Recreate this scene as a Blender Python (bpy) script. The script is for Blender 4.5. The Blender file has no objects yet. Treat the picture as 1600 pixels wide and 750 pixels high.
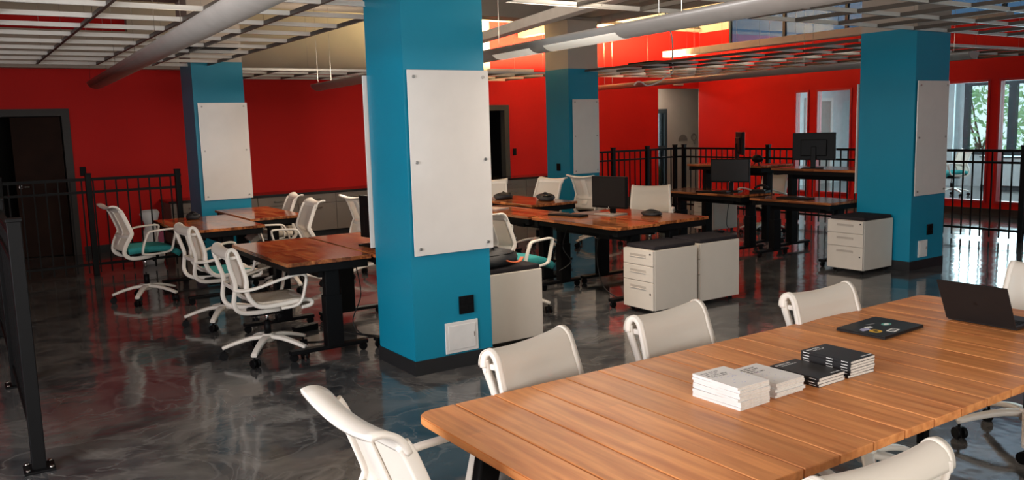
import bpy, bmesh, math, random
from mathutils import Vector, Matrix
random.seed(7)
R = math.radians
scn = bpy.context.scene
COL = scn.collection

# ------------------------------------------------------------------ camera
# world: X = along the meeting table, Y = across it, Z up, metres; lens point above the origin
F_PX, YAW, PITCH, ROLL, CAM_H = 1321.78, 0.984331, 0.133611, -0.0283733, 1.65
fw = Vector((math.cos(YAW)*math.cos(PITCH), math.sin(YAW)*math.cos(PITCH), -math.sin(PITCH)))
rt = Vector((math.sin(YAW), -math.cos(YAW), 0)); up = rt.cross(fw)
rt2 = math.cos(ROLL)*rt + math.sin(ROLL)*up; up2 = -math.sin(ROLL)*rt + math.cos(ROLL)*up
cd = bpy.data.cameras.new('camera'); cam = bpy.data.objects.new('camera', cd); COL.objects.link(cam)
cam.matrix_world = Matrix(((rt2.x, up2.x, -fw.x, 0), (rt2.y, up2.y, -fw.y, 0), (rt2.z, up2.z, -fw.z, CAM_H), (0, 0, 0, 1)))
cd.sensor_width = 36.0; cd.lens = 36.0*F_PX/1600.0; cd.clip_end = 300; cd.clip_start = .05
scn.camera = cam
scn.view_settings.view_transform = 'Standard'; scn.view_settings.look = 'None'
scn.view_settings.gamma = 1; scn.view_settings.exposure = 0.0
try: scn.view_settings.use_curve_mapping = False
except Exception: pass

# ------------------------------------------------------------------ sky and daylight
w = bpy.data.worlds.new('sky'); scn.world = w; w.use_nodes = True
bg = w.node_tree.nodes['Background']; bg.inputs[0].default_value = (.74, .90, 1.0, 1); bg.inputs[1].default_value = 1.5

def area(name, loc, rot, sx, sy, power, col):
    l = bpy.data.lights.new(name, 'AREA'); l.shape = 'RECTANGLE'; l.size = sx; l.size_y = sy; l.energy = power; l.color = col
    o = bpy.data.objects.new(name, l); COL.objects.link(o); o.location = loc; o.rotation_euler = rot
    return o
# fill lamps added at unseen windows behind the camera, lighting the table
area('near_window_fill', (0.9, -2.55, 1.75), (R(90), 0, 0), 3.2, 2.0, 135, (1.0, .92, .83))
area('near_window_fill', (5.2, -2.55, 1.75), (R(90), 0, 0), 3.2, 2.0, 25, (1.0, .93, .86))
# fill lamp at an added, unseen left window, lighting column and table
area('left_window_fill', (-3.05, 2.2, 1.9), (R(90), 0, R(-90)), 3.0, 1.9, 330, (.97, .98, 1.0))
# daylight entering the office behind the glazed red wall
area('daylight_office_window', (19.35, 9.0, 1.6), (R(90), 0, R(90)), 3.0, 1.7, 170, (.70, .92, 1.0))
area('daylight_office_window', (19.35, 6.2, 1.6), (R(90), 0, R(90)), 2.4, 1.7, 130, (.70, .92, 1.0))
# high windows of the tall bay on the right
area('daylight_high_window', (13.85, 7.0, 3.9), (R(75), 0, R(90)), 10.0, .9, 30, (.66, .85, 1.0))

# ------------------------------------------------------------------ materials
MATS = {}
def mat(name, col, rough=.5, metal=0., spec=.5, var=.06, scale=8., bump=0., emit=None, alpha=1., coat=0.):
    if name in MATS: return MATS[name]
    m = bpy.data.materials.new(name); m.use_nodes = True; MATS[name] = m
    nt = m.node_tree; b = nt.nodes['Principled BSDF']; L = nt.links
    tc = nt.nodes.new('ShaderNodeTexCoord'); nz = nt.nodes.new('ShaderNodeTexNoise')
    nz.inputs['Scale'].default_value = scale; nz.inputs['Detail'].default_value = 4
    L.new(tc.outputs['Object'], nz.inputs['Vector'])
    cr = nt.nodes.new('ShaderNodeValToRGB')
    cr.color_ramp.elements[0].position = .3; cr.color_ramp.elements[1].position = .7
    cr.color_ramp.elements[0].color = (*[max(0, c*(1-var)) for c in col], 1)
    cr.color_ramp.elements[1].color = (*[min(1, c*(1+var)) for c in col], 1)
    L.new(nz.outputs['Fac'], cr.inputs['Fac']); L.new(cr.outputs['Color'], b.inputs['Base Color'])
    b.inputs['Roughness'].default_value = rough; b.inputs['Metallic'].default_value = metal
    b.inputs['Specular IOR Level'].default_value = spec; b.inputs['Alpha'].default_value = alpha
    b.inputs['Coat Weight'].default_value = coat
    if bump:
        bp = nt.nodes.new('ShaderNodeBump'); bp.inputs['Strength'].default_value = bump; bp.inputs['Distance'].default_value = .01
        n2 = nt.nodes.new('ShaderNodeTexNoise'); n2.inputs['Scale'].default_value = scale*12
        L.new(tc.outputs['Object'], n2.inputs['Vector']); L.new(n2.outputs['Fac'], bp.inputs['Height']); L.new(bp.outputs['Normal'], b.inputs['Normal'])
    if emit:
        b.inputs['Emission Color'].default_value = (*emit[:3], 1); b.inputs['Emission Strength'].default_value = emit[3]
    return m

def wood_mat(name, dark, light, rough, stretch, stave=None, objrand=.25):
    """grain runs along the axis that is stretched least; every object shifts it by its own random number"""
    m = bpy.data.materials.new(name); m.use_nodes = True; MATS[name] = m
    nt = m.node_tree; L = nt.links; N = nt.nodes.new; b = nt.nodes['Principled BSDF']
    tc = N('ShaderNodeTexCoord'); oi = N('ShaderNodeObjectInfo')
    add = N('ShaderNodeVectorMath'); add.operation = 'ADD'
    sc = N('ShaderNodeVectorMath'); sc.operation = 'SCALE'; sc.inputs['Scale'].default_value = 37.
    cmb = N('ShaderNodeCombineXYZ')
    for i in range(3): L.new(oi.outputs['Random'], cmb.inputs[i])
    L.new(cmb.outputs[0], sc.inputs[0]); L.new(tc.outputs['Object'], add.inputs[0]); L.new(sc.outputs[0], add.inputs[1])
    mp = N('ShaderNodeMapping'); mp.inputs['Scale'].default_value = stretch; L.new(add.outputs[0], mp.inputs['Vector'])
    nz = N('ShaderNodeTexNoise'); nz.inputs['Scale'].default_value = 1; nz.inputs['Detail'].default_value = 6; nz.inputs['Distortion'].default_value = .2
    L.new(mp.outputs[0], nz.inputs['Vector'])
    cr = N('ShaderNodeValToRGB'); cr.color_ramp.elements[0].color = (*dark, 1); cr.color_ramp.elements[1].color = (*light, 1)
    cr.color_ramp.elements[0].position = .28; cr.color_ramp.elements[1].position = .66
    L.new(nz.outputs['Fac'], cr.inputs['Fac'])
    col = cr.outputs['Color']
    # knots: few dark spots
    mp2 = N('ShaderNodeMapping'); mp2.inputs['Scale'].default_value = tuple(4.2 if s > 20 else 2.2 for s in stretch); L.new(add.outputs[0], mp2.inputs['Vector'])
    vo = N('ShaderNodeTexVoronoi'); vo.inputs['Scale'].default_value = 1; L.new(mp2.outputs[0], vo.inputs['Vector'])
    mr = N('ShaderNodeMapRange'); mr.inputs[1].default_value = .02; mr.inputs[2].default_value = .10; mr.inputs[3].default_value = .55; mr.inputs[4].default_value = 1.
    L.new(vo.outputs['Distance'], mr.inputs[0])
    mul = N('ShaderNodeMix'); mul.data_type = 'RGBA'; mul.blend_type = 'MULTIPLY'; mul.inputs[0].default_value = 1
    L.new(col, mul.inputs[6]); L.new(mr.outputs[0], mul.inputs[7]); col = mul.outputs[2]
    if stave:
        br = N('ShaderNodeTexBrick'); br.inputs['Scale'].default_value = 1; br.inputs['Mortar Size'].default_value = .0
        br.inputs['Brick Width'].default_value = stave[0]; br.inputs['Row Height'].default_value = stave[1]
        br.inputs['Color1'].default_value = (*[stave[2]]*3, 1); br.inputs['Color2'].default_value = (1, 1, 1, 1); br.inputs['Bias'].default_value = 0
        rot = N('ShaderNodeMapping'); rot.inputs['Rotation'].default_value = (0, 0, R(stave[3])); L.new(add.outputs[0], rot.inputs['Vector']); L.new(rot.outputs[0], br.inputs['Vector'])
        m2 = N('ShaderNodeMix'); m2.data_type = 'RGBA'; m2.blend_type = 'MULTIPLY'; m2.inputs[0].default_value = 1
        L.new(col, m2.inputs[6]); L.new(br.outputs['Color'], m2.inputs[7]); col = m2.outputs[2]
    hs = N('ShaderNodeHueSaturation'); mr2 = N('ShaderNodeMapRange'); mr2.inputs[3].default_value = 1-objrand; mr2.inputs[4].default_value = 1+objrand*.6
    L.new(oi.outputs['Random'], mr2.inputs[0]); L.new(mr2.outputs[0], hs.inputs['Value']); L.new(col, hs.inputs['Color'])
    L.new(hs.outputs[0], b.inputs['Base Color']); b.inputs['Roughness'].default_value = rough; b.inputs['Specular IOR Level'].default_value = .5 if rough < .3 else .3
    bp = N('ShaderNodeBump'); bp.inputs['Strength'].default_value = .08; bp.inputs['Distance'].default_value = .004
    L.new(nz.outputs['Fac'], bp.inputs['Height']); L.new(bp.outputs['Normal'], b.inputs['Normal'])
    return m

def floor_mat():
    m = bpy.data.materials.new('marbled_epoxy'); m.use_nodes = True
    nt = m.node_tree; L = nt.links; N = nt.nodes.new; b = nt.nodes['Principled BSDF']
    tc = N('ShaderNodeTexCoord')
    n0 = N('ShaderNodeTexNoise'); n0.inputs['Scale'].default_value = .9; n0.inputs['Detail'].default_value = 3
    L.new(tc.outputs['Object'], n0.inputs['Vector'])
    mx = N('ShaderNodeMix'); mx.data_type = 'VECTOR'; mx.inputs[0].default_value = .55
    L.new(tc.outputs['Object'], mx.inputs[4]); L.new(n0.outputs['Color'], mx.inputs[5])
    n1 = N('ShaderNodeTexNoise'); n1.inputs['Scale'].default_value = 3.2; n1.inputs['Detail'].default_value = 5; n1.inputs['Roughness'].default_value = .55; n1.inputs['Distortion'].default_value = 1.6
    L.new(mx.outputs[1], n1.inputs['Vector'])
    cr = N('ShaderNodeValToRGB'); e = cr.color_ramp.elements
    e[0].position = .30; e[0].color = (.026, .027, .030, 1); e[1].position = .74; e[1].color = (.140, .130, .122, 1)
    k = e.new(.46); k.color = (.060, .059, .060, 1); k = e.new(.57); k.color = (.100, .094, .089, 1)
    L.new(n1.outputs['Fac'], cr.inputs['Fac'])
    # pale veins
    wv = N('ShaderNodeTexNoise'); wv.inputs['Scale'].default_value = 2.3; wv.inputs['Detail'].default_value = 3; wv.inputs['Distortion'].default_value = 2.4
    L.new(mx.outputs[1], wv.inputs['Vector'])
    sb = N('ShaderNodeMath'); sb.operation = 'SUBTRACT'; sb.inputs[1].default_value = .5; L.new(wv.outputs['Fac'], sb.inputs[0])
    ab = N('ShaderNodeMath'); ab.operation = 'ABSOLUTE'; L.new(sb.outputs[0], ab.inputs[0])
    mr = N('ShaderNodeMapRange'); mr.inputs[1].default_value = 0; mr.inputs[2].default_value = .03; mr.inputs[3].default_value = .4; mr.inputs[4].default_value = 0
    L.new(ab.outputs[0], mr.inputs[0])
    mm = N('ShaderNodeMix'); mm.data_type = 'RGBA'; L.new(mr.outputs[0], mm.inputs[0]); L.new(cr.outputs[0], mm.inputs[6]); mm.inputs[7].default_value = (.19, .18, .17, 1)
    L.new(mm.outputs[2], b.inputs['Base Color'])
    b.inputs['Roughness'].default_value = .1; b.inputs['Specular IOR Level'].default_value = .65
    n2 = N('ShaderNodeTexNoise'); n2.inputs['Scale'].default_value = 5; n2.inputs['Detail'].default_value = 2; L.new(tc.outputs['Object'], n2.inputs['Vector'])
    bp = N('ShaderNodeBump'); bp.inputs['Strength'].default_value = .2; bp.inputs['Distance'].default_value = .014
    L.new(n2.outputs['Fac'], bp.inputs['Height']); L.new(bp.outputs['Normal'], b.inputs['Normal'])
    return m

def mesh_fabric(name, col, a):
    m = bpy.data.materials.new(name); m.use_nodes = True
    nt = m.node_tree; L = nt.links; N = nt.nodes.new; b = nt.nodes['Principled BSDF']; out = nt.nodes['Material Output']
    b.inputs['Base Color'].default_value = (*col, 1); b.inputs['Roughness'].default_value = .75
    tc = N('ShaderNodeTexCoord'); ch = N('ShaderNodeTexChecker'); ch.inputs['Scale'].default_value = 420; L.new(tc.outputs['Object'], ch.inputs['Vector'])
    bp = N('ShaderNodeBump'); bp.inputs['Strength'].default_value = .25; bp.inputs['Distance'].default_value = .002
    L.new(ch.outputs['Fac'], bp.inputs['Height']); L.new(bp.outputs['Normal'], b.inputs['Normal'])
    tl = N('ShaderNodeBsdfTranslucent'); tl.inputs[0].default_value = (*col, 1)
    m1 = N('ShaderNodeMixShader'); m1.inputs[0].default_value = .3; L.new(b.outputs[0], m1.inputs[1]); L.new(tl.outputs[0], m1.inputs[2])
    tr = N('ShaderNodeBsdfTransparent'); m2 = N('ShaderNodeMixShader'); m2.inputs[0].default_value = a
    L.new(tr.outputs[0], m2.inputs[1]); L.new(m1.outputs[0], m2.inputs[2]); L.new(m2.outputs[0], out.inputs['Surface'])
    MATS[name] = m; return m

def glass_mat(name, tint, refl=.08):
    m = bpy.data.materials.new(name); m.use_nodes = True
    nt = m.node_tree; L = nt.links; N = nt.nodes.new; out = nt.nodes['Material Output']
    tr = N('ShaderNodeBsdfTransparent'); tr.inputs[0].default_value = (*tint, 1)
    gl = N('ShaderNodeBsdfGlossy'); gl.inputs['Roughness'].default_value = .02
    fr = N('ShaderNodeFresnel'); fr.inputs[0].default_value = 1.45
    mx = N('ShaderNodeMixShader'); L.new(fr.outputs[0], mx.inputs[0]); L.new(tr.outputs[0], mx.inputs[1]); L.new(gl.outputs[0], mx.inputs[2])
    L.new(mx.outputs[0], out.inputs['Surface']); MATS[name] = m; return m

def tee_mat():
    m = mat('grid_white_steel', (.62, .60, .56), .38, .0, .5, .04)
    nt = m.node_tree; L = nt.links; N = nt.nodes.new; b = nt.nodes['Principled BSDF']
    tc = N('ShaderNodeTexCoord'); vo = N('ShaderNodeTexVoronoi'); vo.inputs['Scale'].default_value = 9; L.new(tc.outputs['Object'], vo.inputs['Vector'])
    mr = N('ShaderNodeMapRange'); mr.inputs[1].default_value = .06; mr.inputs[2].default_value = .09; mr.inputs[3].default_value = .25; mr.inputs[4].default_value = 1
    L.new(vo.outputs['Distance'], mr.inputs[0])
    src = b.inputs['Base Color'].links[0].from_socket
    mul = N('ShaderNodeMix'); mul.data_type = 'RGBA'; mul.blend_type = 'MULTIPLY'; mul.inputs[0].default_value = 1
    L.new(src, mul.inputs[6]); L.new(mr.outputs[0], mul.inputs[7]); L.new(mul.outputs[2], b.inputs['Base Color'])
    return m

M_FLOOR = floor_mat()
M_RED = mat('red_wall_paint', (.58, .0165, .014), .6, 0, .12, .04, 1.2, .05)
M_REDG = mat('red_frame_paint', (.48, .014, .020), .4)
M_BEIGE = mat('beige_plaster', (.46, .40, .34), .8, 0, .3, .08, 1.5, .08)
M_CONC = mat('painted_concrete', (.34, .295, .25), .85, 0, .3, .12, .9, .15)
M_TEAL = mat('teal_column_paint', (.003, .215, .335), .36, 0, .45, .04, 1.4, .04)
M_BLACKB = mat('black_rubber_base', (.012, .012, .013), .5)
M_WBOARD = mat('glass_whiteboard', (.66, .62, .58), .12, 0, .5, .02)
M_STEEL = mat('brushed_steel', (.32, .30, .28), .3, 1.)
M_BLK = mat('black_metal', (.003, .003, .0035), .5, 0, .15)
M_BLKP = mat('black_plastic', (.0035, .0035, .004), .5, 0, .14)
M_SCREEN = mat('dark_screen', (.006, .006, .007), .35, 0, .4)
M_CHAIR = mat('cream_plastic', (.78, .72, .645), .36, 0, .5, .02)
M_MESH = mesh_fabric('cream_mesh', (.86, .80, .72), .88)
M_TEALSEAT = mat('teal_fabric', (.035, .27, .27), .85, 0, .2, .1, 60, .3)
M_CREAMSEAT = mat('cream_fabric', (.64, .56, .46), .85, 0, .2, .1, 60, .3)
M_CHROME = mat('chrome', (.6, .6, .6), .15, 1.)
M_DESK = wood_mat('butcher_block', (.14, .028, .011), (.64, .215, .066), .14, (30, 3.2, 30), (.62, .075, .42, 90), .32)
M_PLANK = wood_mat('oiled_acacia', (.56, .185, .056), (.86, .355, .120), .42, (34, 2.6, 34), (.7, .051, .84, 90), .12)
M_PED = mat('cream_powdercoat', (.60, .535, .46), .45, 0, .4, .02)
M_PED_SHADE = mat('recess_shade', (.40, .35, .30), .6)  # darker body tone: shade inside the handle recesses, put into the colour
M_CUSH = mat('charcoal_fabric', (.022, .018, .020), .9, 0, .2, .15, 50, .3)
M_TEE = tee_mat()
M_TEED = mat('grid_dark_steel', (.085, .075, .066), .45, .3)
M_ALU = mat('grey_aluminium', (.40, .37, .34), .42, .25)
M_LENS = mat('frosted_lens', (.75, .70, .62), .5, emit=(1, .88, .72, .35))
M_TUBE = mat('lamp_tube', (.9, .9, .85), .5, emit=(1, .86, .68, 6.))
M_GREYF = mat('grey_door_frame', (.06, .057, .055), .6, 0, .2)
M_DOORW = mat('dark_door_wood', (.022, .009, .005), .6, 0, .1, .3, 3)
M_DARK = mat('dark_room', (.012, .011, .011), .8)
M_CAB = mat('taupe_laminate', (.21, .168, .138), .5, 0, .4, .05, 3)
M_COUNTER = mat('black_counter', (.02, .018, .018), .14)
M_OFFW = mat('office_white_paint', (.60, .66, .68), .7)
M_OFFF = mat('office_floor', (.05, .075, .09), .15)
M_WINF = mat('dark_window_frame', (.04, .055, .065), .5)
M_GLASS = glass_mat('clear_glass', (.93, .97, .97))
M_SKYG = glass_mat('blue_high_glass', (.22, .30, .38))
M_PAGE = mat('paper_pages', (.70, .66, .60), .8, 0, .2, .12, 90)
M_WCOVER = mat('white_cover', (.80, .78, .76), .5)
M_BCOVER = mat('black_cover', (.014, .013, .014), .38)
M_INKG = mat('grey_ink', (.16, .16, .17), .7)
M_INKW = mat('white_ink', (.75, .74, .72), .7)
M_LAPTOP = mat('space_grey_aluminium', (.022, .020, .020), .42, .3, .3)
M_CABLE = mat('black_cable', (.01, .01, .01), .6)
M_WHITE = mat('white_plastic', (.72, .70, .67), .5)
M_ORANGE = mat('orange_strap', (.55, .09, .015), .6)
M_BAG = mat('black_nylon', (.012, .012, .014), .6, 0, .5, .2, 30, .4)
M_LEAF = mat('leaf_green', (.32, .52, .26), .7, 0, .2, .35, 3)
M_BARK = mat('bark', (.10, .08, .06), .9)
M_GRASS = mat('lawn', (.14, .30, .09), .9, 0, .2, .3, 1.)
M_STICKY = mat('yellow_sticker', (.75, .42, .03), .5)
M_STICKT = mat('teal_sticker', (.12, .40, .33), .5)
M_STICKL = mat('lilac_sticker', (.42, .42, .60), .5)
M_PAPER = mat('paper_white', (.75, .74, .72), .7)

# ------------------------------------------------------------------ mesh helpers
class MB:
    def __init__(s): s.v = []; s.f = []; s.sm = []
    def add(s, vs, fs, smooth=False):
        o = len(s.v); s.v += [tuple(v) for v in vs]; s.f += [tuple(i+o for i in f) for f in fs]; s.sm += [smooth]*len(fs); return s
    def box(s, x0, x1, y0, y1, z0, z1, bev=0., rotz=0., piv=None):
        if bev <= 0:
            vs = [(x, y, z) for z in (z0, z1) for y in (y0, y1) for x in (x0, x1)]
            fs = [(0, 2, 3, 1), (4, 5, 7, 6), (0, 1, 5, 4), (2, 6, 7, 3), (0, 4, 6, 2), (1, 3, 7, 5)]
        else:
            bm = bmesh.new(); bmesh.ops.create_cube(bm, size=1)
            for v in bm.verts: v.co = Vector(((x0+x1)/2+v.co.x*(x1-x0), (y0+y1)/2+v.co.y*(y1-y0), (z0+z1)/2+v.co.z*(z1-z0)))
            bmesh.ops.bevel(bm, geom=list(bm.edges), offset=bev, segments=2, affect='EDGES', profile=.5)
            bm.verts.index_update(); vs = [tuple(v.co) for v in bm.verts]; fs = [[v.index for v in f.verts] for f in bm.faces]; bm.free()
        if rotz:
            c, sn = math.cos(rotz), math.sin(rotz); px, py = piv or ((x0+x1)/2, (y0+y1)/2)
            vs = [(px+(x-px)*c-(y-py)*sn, py+(x-px)*sn+(y-py)*c, z) for x, y, z in vs]
        return s.add(vs, fs)
    def prism(s, pts, z0, z1, bev=0):
        n = len(pts); vs = [(x, y, z0) for x, y in pts]+[(x, y, z1) for x, y in pts]
        fs = [tuple(range(n-1, -1, -1)), tuple(range(n, 2*n))]+[(i, (i+1) % n, n+(i+1) % n, n+i) for i in range(n)]
        return s.add(vs, fs)
    def sweep(s, path, sec, upv=(0, 0, 1), closed=False, caps=True, scale=None, smooth=True):
        """sec: 2-D outline (side, up) swept along path with a frame kept near upv"""
        P = [Vector(p) for p in path]; n = len(P); k = len(sec); U = Vector(upv); vs = []
        for i in range(n):
            a = P[i-1] if (i > 0 or closed) else P[i]; b = P[(i+1) % n] if (i < n-1 or closed) else P[i]
            t = (b-a).normalized(); sd = t.cross(U)
            if sd.length < 1e-4: sd = t.cross(Vector((0, 1, 0)))
            sd.normalize(); u = sd.cross(t)
            g = scale[i] if scale else 1.
            vs += [P[i]+sd*(x*g)+u*(y*g) for x, y in sec]
        fs = []
        for i in range(n if closed else n-1):
            j = (i+1) % n
            fs += [(i*k+q, i*k+(q+1) % k, j*k+(q+1) % k, j*k+q) for q in range(k)]
        s.add(vs, fs, smooth)
        if caps and not closed:
            o = len(s.v)-n*k
            s.f += [tuple(o+q for q in range(k-1, -1, -1)), tuple(o+(n-1)*k+q for q in range(k))]; s.sm += [False, False]
        return s
    def tube(s, path, r, n=8, **kw):
        return s.sweep(path, [(r*math.cos(2*math.pi*i/n), r*math.sin(2*math.pi*i/n)) for i in range(n)], **kw)
    def cyl(s, c, r, h, axis='z', n=16, r2=None):
        r2 = r if r2 is None else r2; c = Vector(c); vs = []
        for q, rr in ((0, r), (h, r2)):
            for i in range(n):
                a = 2*math.pi*i/n; x, y = rr*math.cos(a), rr*math.sin(a)
                vs.append(c+{'z': Vector((x, y, q)), 'x': Vector((q, x, y)), 'y': Vector((y, q, x))}[axis])
        s.add(vs, [(i, (i+1) % n, n+(i+1) % n, n+i) for i in range(n)], True)
        return s.add(vs, [tuple(range(n-1, -1, -1)), tuple(range(n, 2*n))])
    def sheet(s, rows, th, smooth=True):
        """grid of points given thickness along its normals"""
        nr, nc = len(rows), len(rows[0]); P = [[Vector(p) for p in r] for r in rows]; top = []; bot = []
        for i in range(nr):
            for j in range(nc):
                du = P[min(i+1, nr-1)][j]-P[max(i-1, 0)][j]; dv = P[i][min(j+1, nc-1)]-P[i][max(j-1, 0)]
                n = du.cross(dv); n.normalize(); top.append(P[i][j]+n*th/2); bot.append(P[i][j]-n*th/2)
        N = nr*nc; fs = []
        for i in range(nr-1):
            for j in range(nc-1):
                a, b, c, d = i*nc+j, i*nc+j+1, (i+1)*nc+j+1, (i+1)*nc+j
                fs += [(a, d, c, b), (N+a, N+b, N+c, N+d)]
        for i in range(nr-1):
            for j in (0, nc-1):
                a, d = i*nc+j, (i+1)*nc+j; fs.append((a, d, N+d, N+a))
        for j in range(nc-1):
            for i in (0, nr-1):
                a, b = i*nc+j, i*nc+j+1; fs.append((a, b, N+b, N+a))
        return s.add(top+bot, fs, smooth)
    def blob(s, c, r, seed=0, amp=.15, n=12, m=8, flat=None):
        rnd = random.Random(seed); ph = [rnd.uniform(0, 6.28) for _ in range(6)]; vs = []
        for i in range(m+1):
            th = math.pi*i/m
            for j in range(n):
                a = 2*math.pi*j/n
                k = 1+amp*(math.sin(2*a+ph[0])*math.sin(th*2+ph[1])+.6*math.sin(3*a+ph[2]+2*th)+.5*math.sin(5*a+ph[3]+3*th))
                z = math.cos(th)*r[2]*k
                if flat is not None: z = max(z, flat)
                vs.append((c[0]+r[0]*k*math.sin(th)*math.cos(a), c[1]+r[1]*k*math.sin(th)*math.sin(a), c[2]+z))
        return s.add(vs, [(i*n+j, (i+1)*n+j, (i+1)*n+(j+1) % n, i*n+(j+1) % n) for i in range(m) for j in range(n)], True)
    def mesh(s, name):
        me = bpy.data.meshes.new(name); me.from_pydata(s.v, [], s.f)
        me.polygons.foreach_set('use_smooth', s.sm); me.update()
        bm = bmesh.new(); bm.from_mesh(me); bmesh.ops.remove_doubles(bm, verts=bm.verts, dist=1e-6); bmesh.ops.recalc_face_normals(bm, faces=bm.faces); bm.to_mesh(me); bm.free()
        return me
    def build(s, name, m, parent=None, loc=None, rz=0):
        me = s.mesh(name); me.materials.append(m); o = bpy.data.objects.new(name, me); COL.objects.link(o)
        if parent: o.parent = parent
        if loc: o.location = loc
        if rz: o.rotation_euler = (0, 0, rz)
        return o
def inst(name, me, parent, loc, rot=(0, 0, 0)):
    o = bpy.data.objects.new(name, me); COL.objects.link(o); o.parent = parent; o.location = loc; o.rotation_euler = rot; return o
def smooth_path(pts, n=4, closed=False):
    P = [Vector(p) for p in pts]; out = []; N = len(P)
    for i in range(N if closed else N-1):
        p0 = P[i-1] if (i > 0 or closed) else P[0]; p1 = P[i]; p2 = P[(i+1) % N]; p3 = P[(i+2) % N] if (i+2 < N or closed) else P[-1]
        for k in range(n):
            t = k/n; out.append(.5*((2*p1)+(p2-p0)*t+(2*p0-5*p1+4*p2-p3)*t*t+(3*p1-p0-3*p2+p3)*t**3))
    if not closed: out.append(P[-1])
    return out
def rrect(w_, h_, r, n=3):
    out = []
    for cx, cy, a0 in ((w_/2-r, h_/2-r, 0), (-w_/2+r, h_/2-r, 90), (-w_/2+r, -h_/2+r, 180), (w_/2-r, -h_/2+r, 270)):
        for k in range(n+1):
            a = R(a0+90*k/n); out.append((cx+r*math.cos(a), cy+r*math.sin(a)))
    return out
def tag(o, label=None, cat=None, group=None, kind=None):
    if label: o['label'] = label
    if cat: o['category'] = cat
    if group: o['group'] = group
    if kind: o['kind'] = kind
    return o
def thing(name, label, cat, loc=(0, 0, 0), rz=0., group=None):
    o = bpy.data.objects.new(name, None); COL.objects.link(o); o.location = loc; o.rotation_euler = (0, 0, rz); o.empty_display_size = .1
    return tag(o, label, cat, group)
def copy_tree(o, parent=None):
    c = o.copy(); COL.objects.link(c); c.parent = parent
    for ch in o.children: copy_tree(ch, c)
    return c
def struct(name, mb, m, label=None, cat=None): return tag(mb.build(name, m), label, cat, kind='structure')

# ------------------------------------------------------------------ room shell
XL, XR, YN, YB, ZS = -3.2, 14.0, -2.7, 13.45, 3.65
struct('floor', MB().box(XL-.2, 19.8, YN-.2, 17.2, -.12, 0), M_FLOOR, 'dark grey marbled glossy epoxy floor', 'floor')
# back wall: red, with a dark doorway at the left, another in the middle and a hallway opening at the right
wb = MB(); T = .15
def wallx(mb, x0, x1, z0, z1, y=YB, t=T): mb.box(x0, x1, y, y+t, z0, z1)
wallx(wb, XL, .45, 0, ZS); wallx(wb, .45, 1.45, 2.0, ZS); wallx(wb, 1.45, 8.0, 0, ZS); wallx(wb, 8.0, 8.86, 1.98, ZS); wallx(wb, 8.86, 12.78, 0, ZS); wallx(wb, 12.78, 14.15, 2.36, ZS)
struct('wall_back', wb, M_RED, 'dark red painted wall behind the desks', 'wall')
struct('trim_1', MB().box(2.35, 8.46, YB-.16, YB-.002, 2.62, ZS-.01).box(XL, 2.35, YB-.16, YB-.002, 2.62, 3.14).box(XL, 2.35, YB-.16, YB-.002, 3.34, ZS-.01), M_BEIGE, 'beige plaster bulkhead above the red wall', 'bulkhead')
struct('trim_2', MB().box(8.5, 13.95, YB-.10, YB-.002, 3.57, 3.63), M_BEIGE, 'pale ledge along the top of the orange-lit wall', 'ledge')
struct('baseboard_back', MB().box(1.56, 3.0, YB-.014, YB-.001, 0, .11).box(9.9, 12.78, YB-.014, YB-.001, 0, .11), M_BLACKB, 'black rubber baseboard along the red back wall', 'baseboard')
# right wall: red with interior glazing
OPEN = [(10.55, 10.88), (9.62, 10.39), (7.13, 9.2), (5.3, 7.0), (3.4, 5.17)]
wr = MB(); ys = [YN] + [q for a, b in sorted(OPEN) for q in (a, b)] + [YB]
for i in range(0, len(ys), 2): wr.box(XR, XR+.12, ys[i], ys[i+1], 0, 3.1)
wr.box(XR, XR+.12, 12.6, YB, 3.1, 3.55)
for a, b in OPEN: wr.box(XR, XR+.12, a, b, 2.18, 3.1); wr.box(XR, XR+.12, a, b, 0, .2)
struct('wall_right', wr, M_RED, 'red painted wall with tall interior windows', 'wall')
struct('baseboard_right', MB().box(XR-.014, XR-.001, YN, YB-.02, 0, .11), M_BLACKB, 'black rubber baseboard below the interior windows', 'baseboard')
for i, (a, b) in enumerate(OPEN):
    wn = thing('window_%d' % (i+1), ['narrow interior window beside the red wall, looking into an office', 'wide interior window next to the narrow one', 'interior window half hidden by the right teal column', 'interior window at the far right edge of the view', 'interior window beyond the right edge of the view'][i], 'window', (XR, (a+b)/2, .2)); wn['kind'] = 'structure'
    fr = MB()
    for y0, y1, z0, z1 in ((a+.002, a+.035, .202, 2.178), (b-.035, b-.002, .202, 2.178), (a+.035, b-.035, .202, .237), (a+.035, b-.035, 2.143, 2.178)):
        fr.box(-.02, .11, y0-(a+b)/2, y1-(a+b)/2, z0-.2, z1-.2)
    fr.build('window_frame', M_REDG, wn)
    MB().box(.045, .055, a+.035-(a+b)/2, b-.035-(a+b)/2, .037, 1.943).build('pane', M_GLASS, wn)
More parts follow.
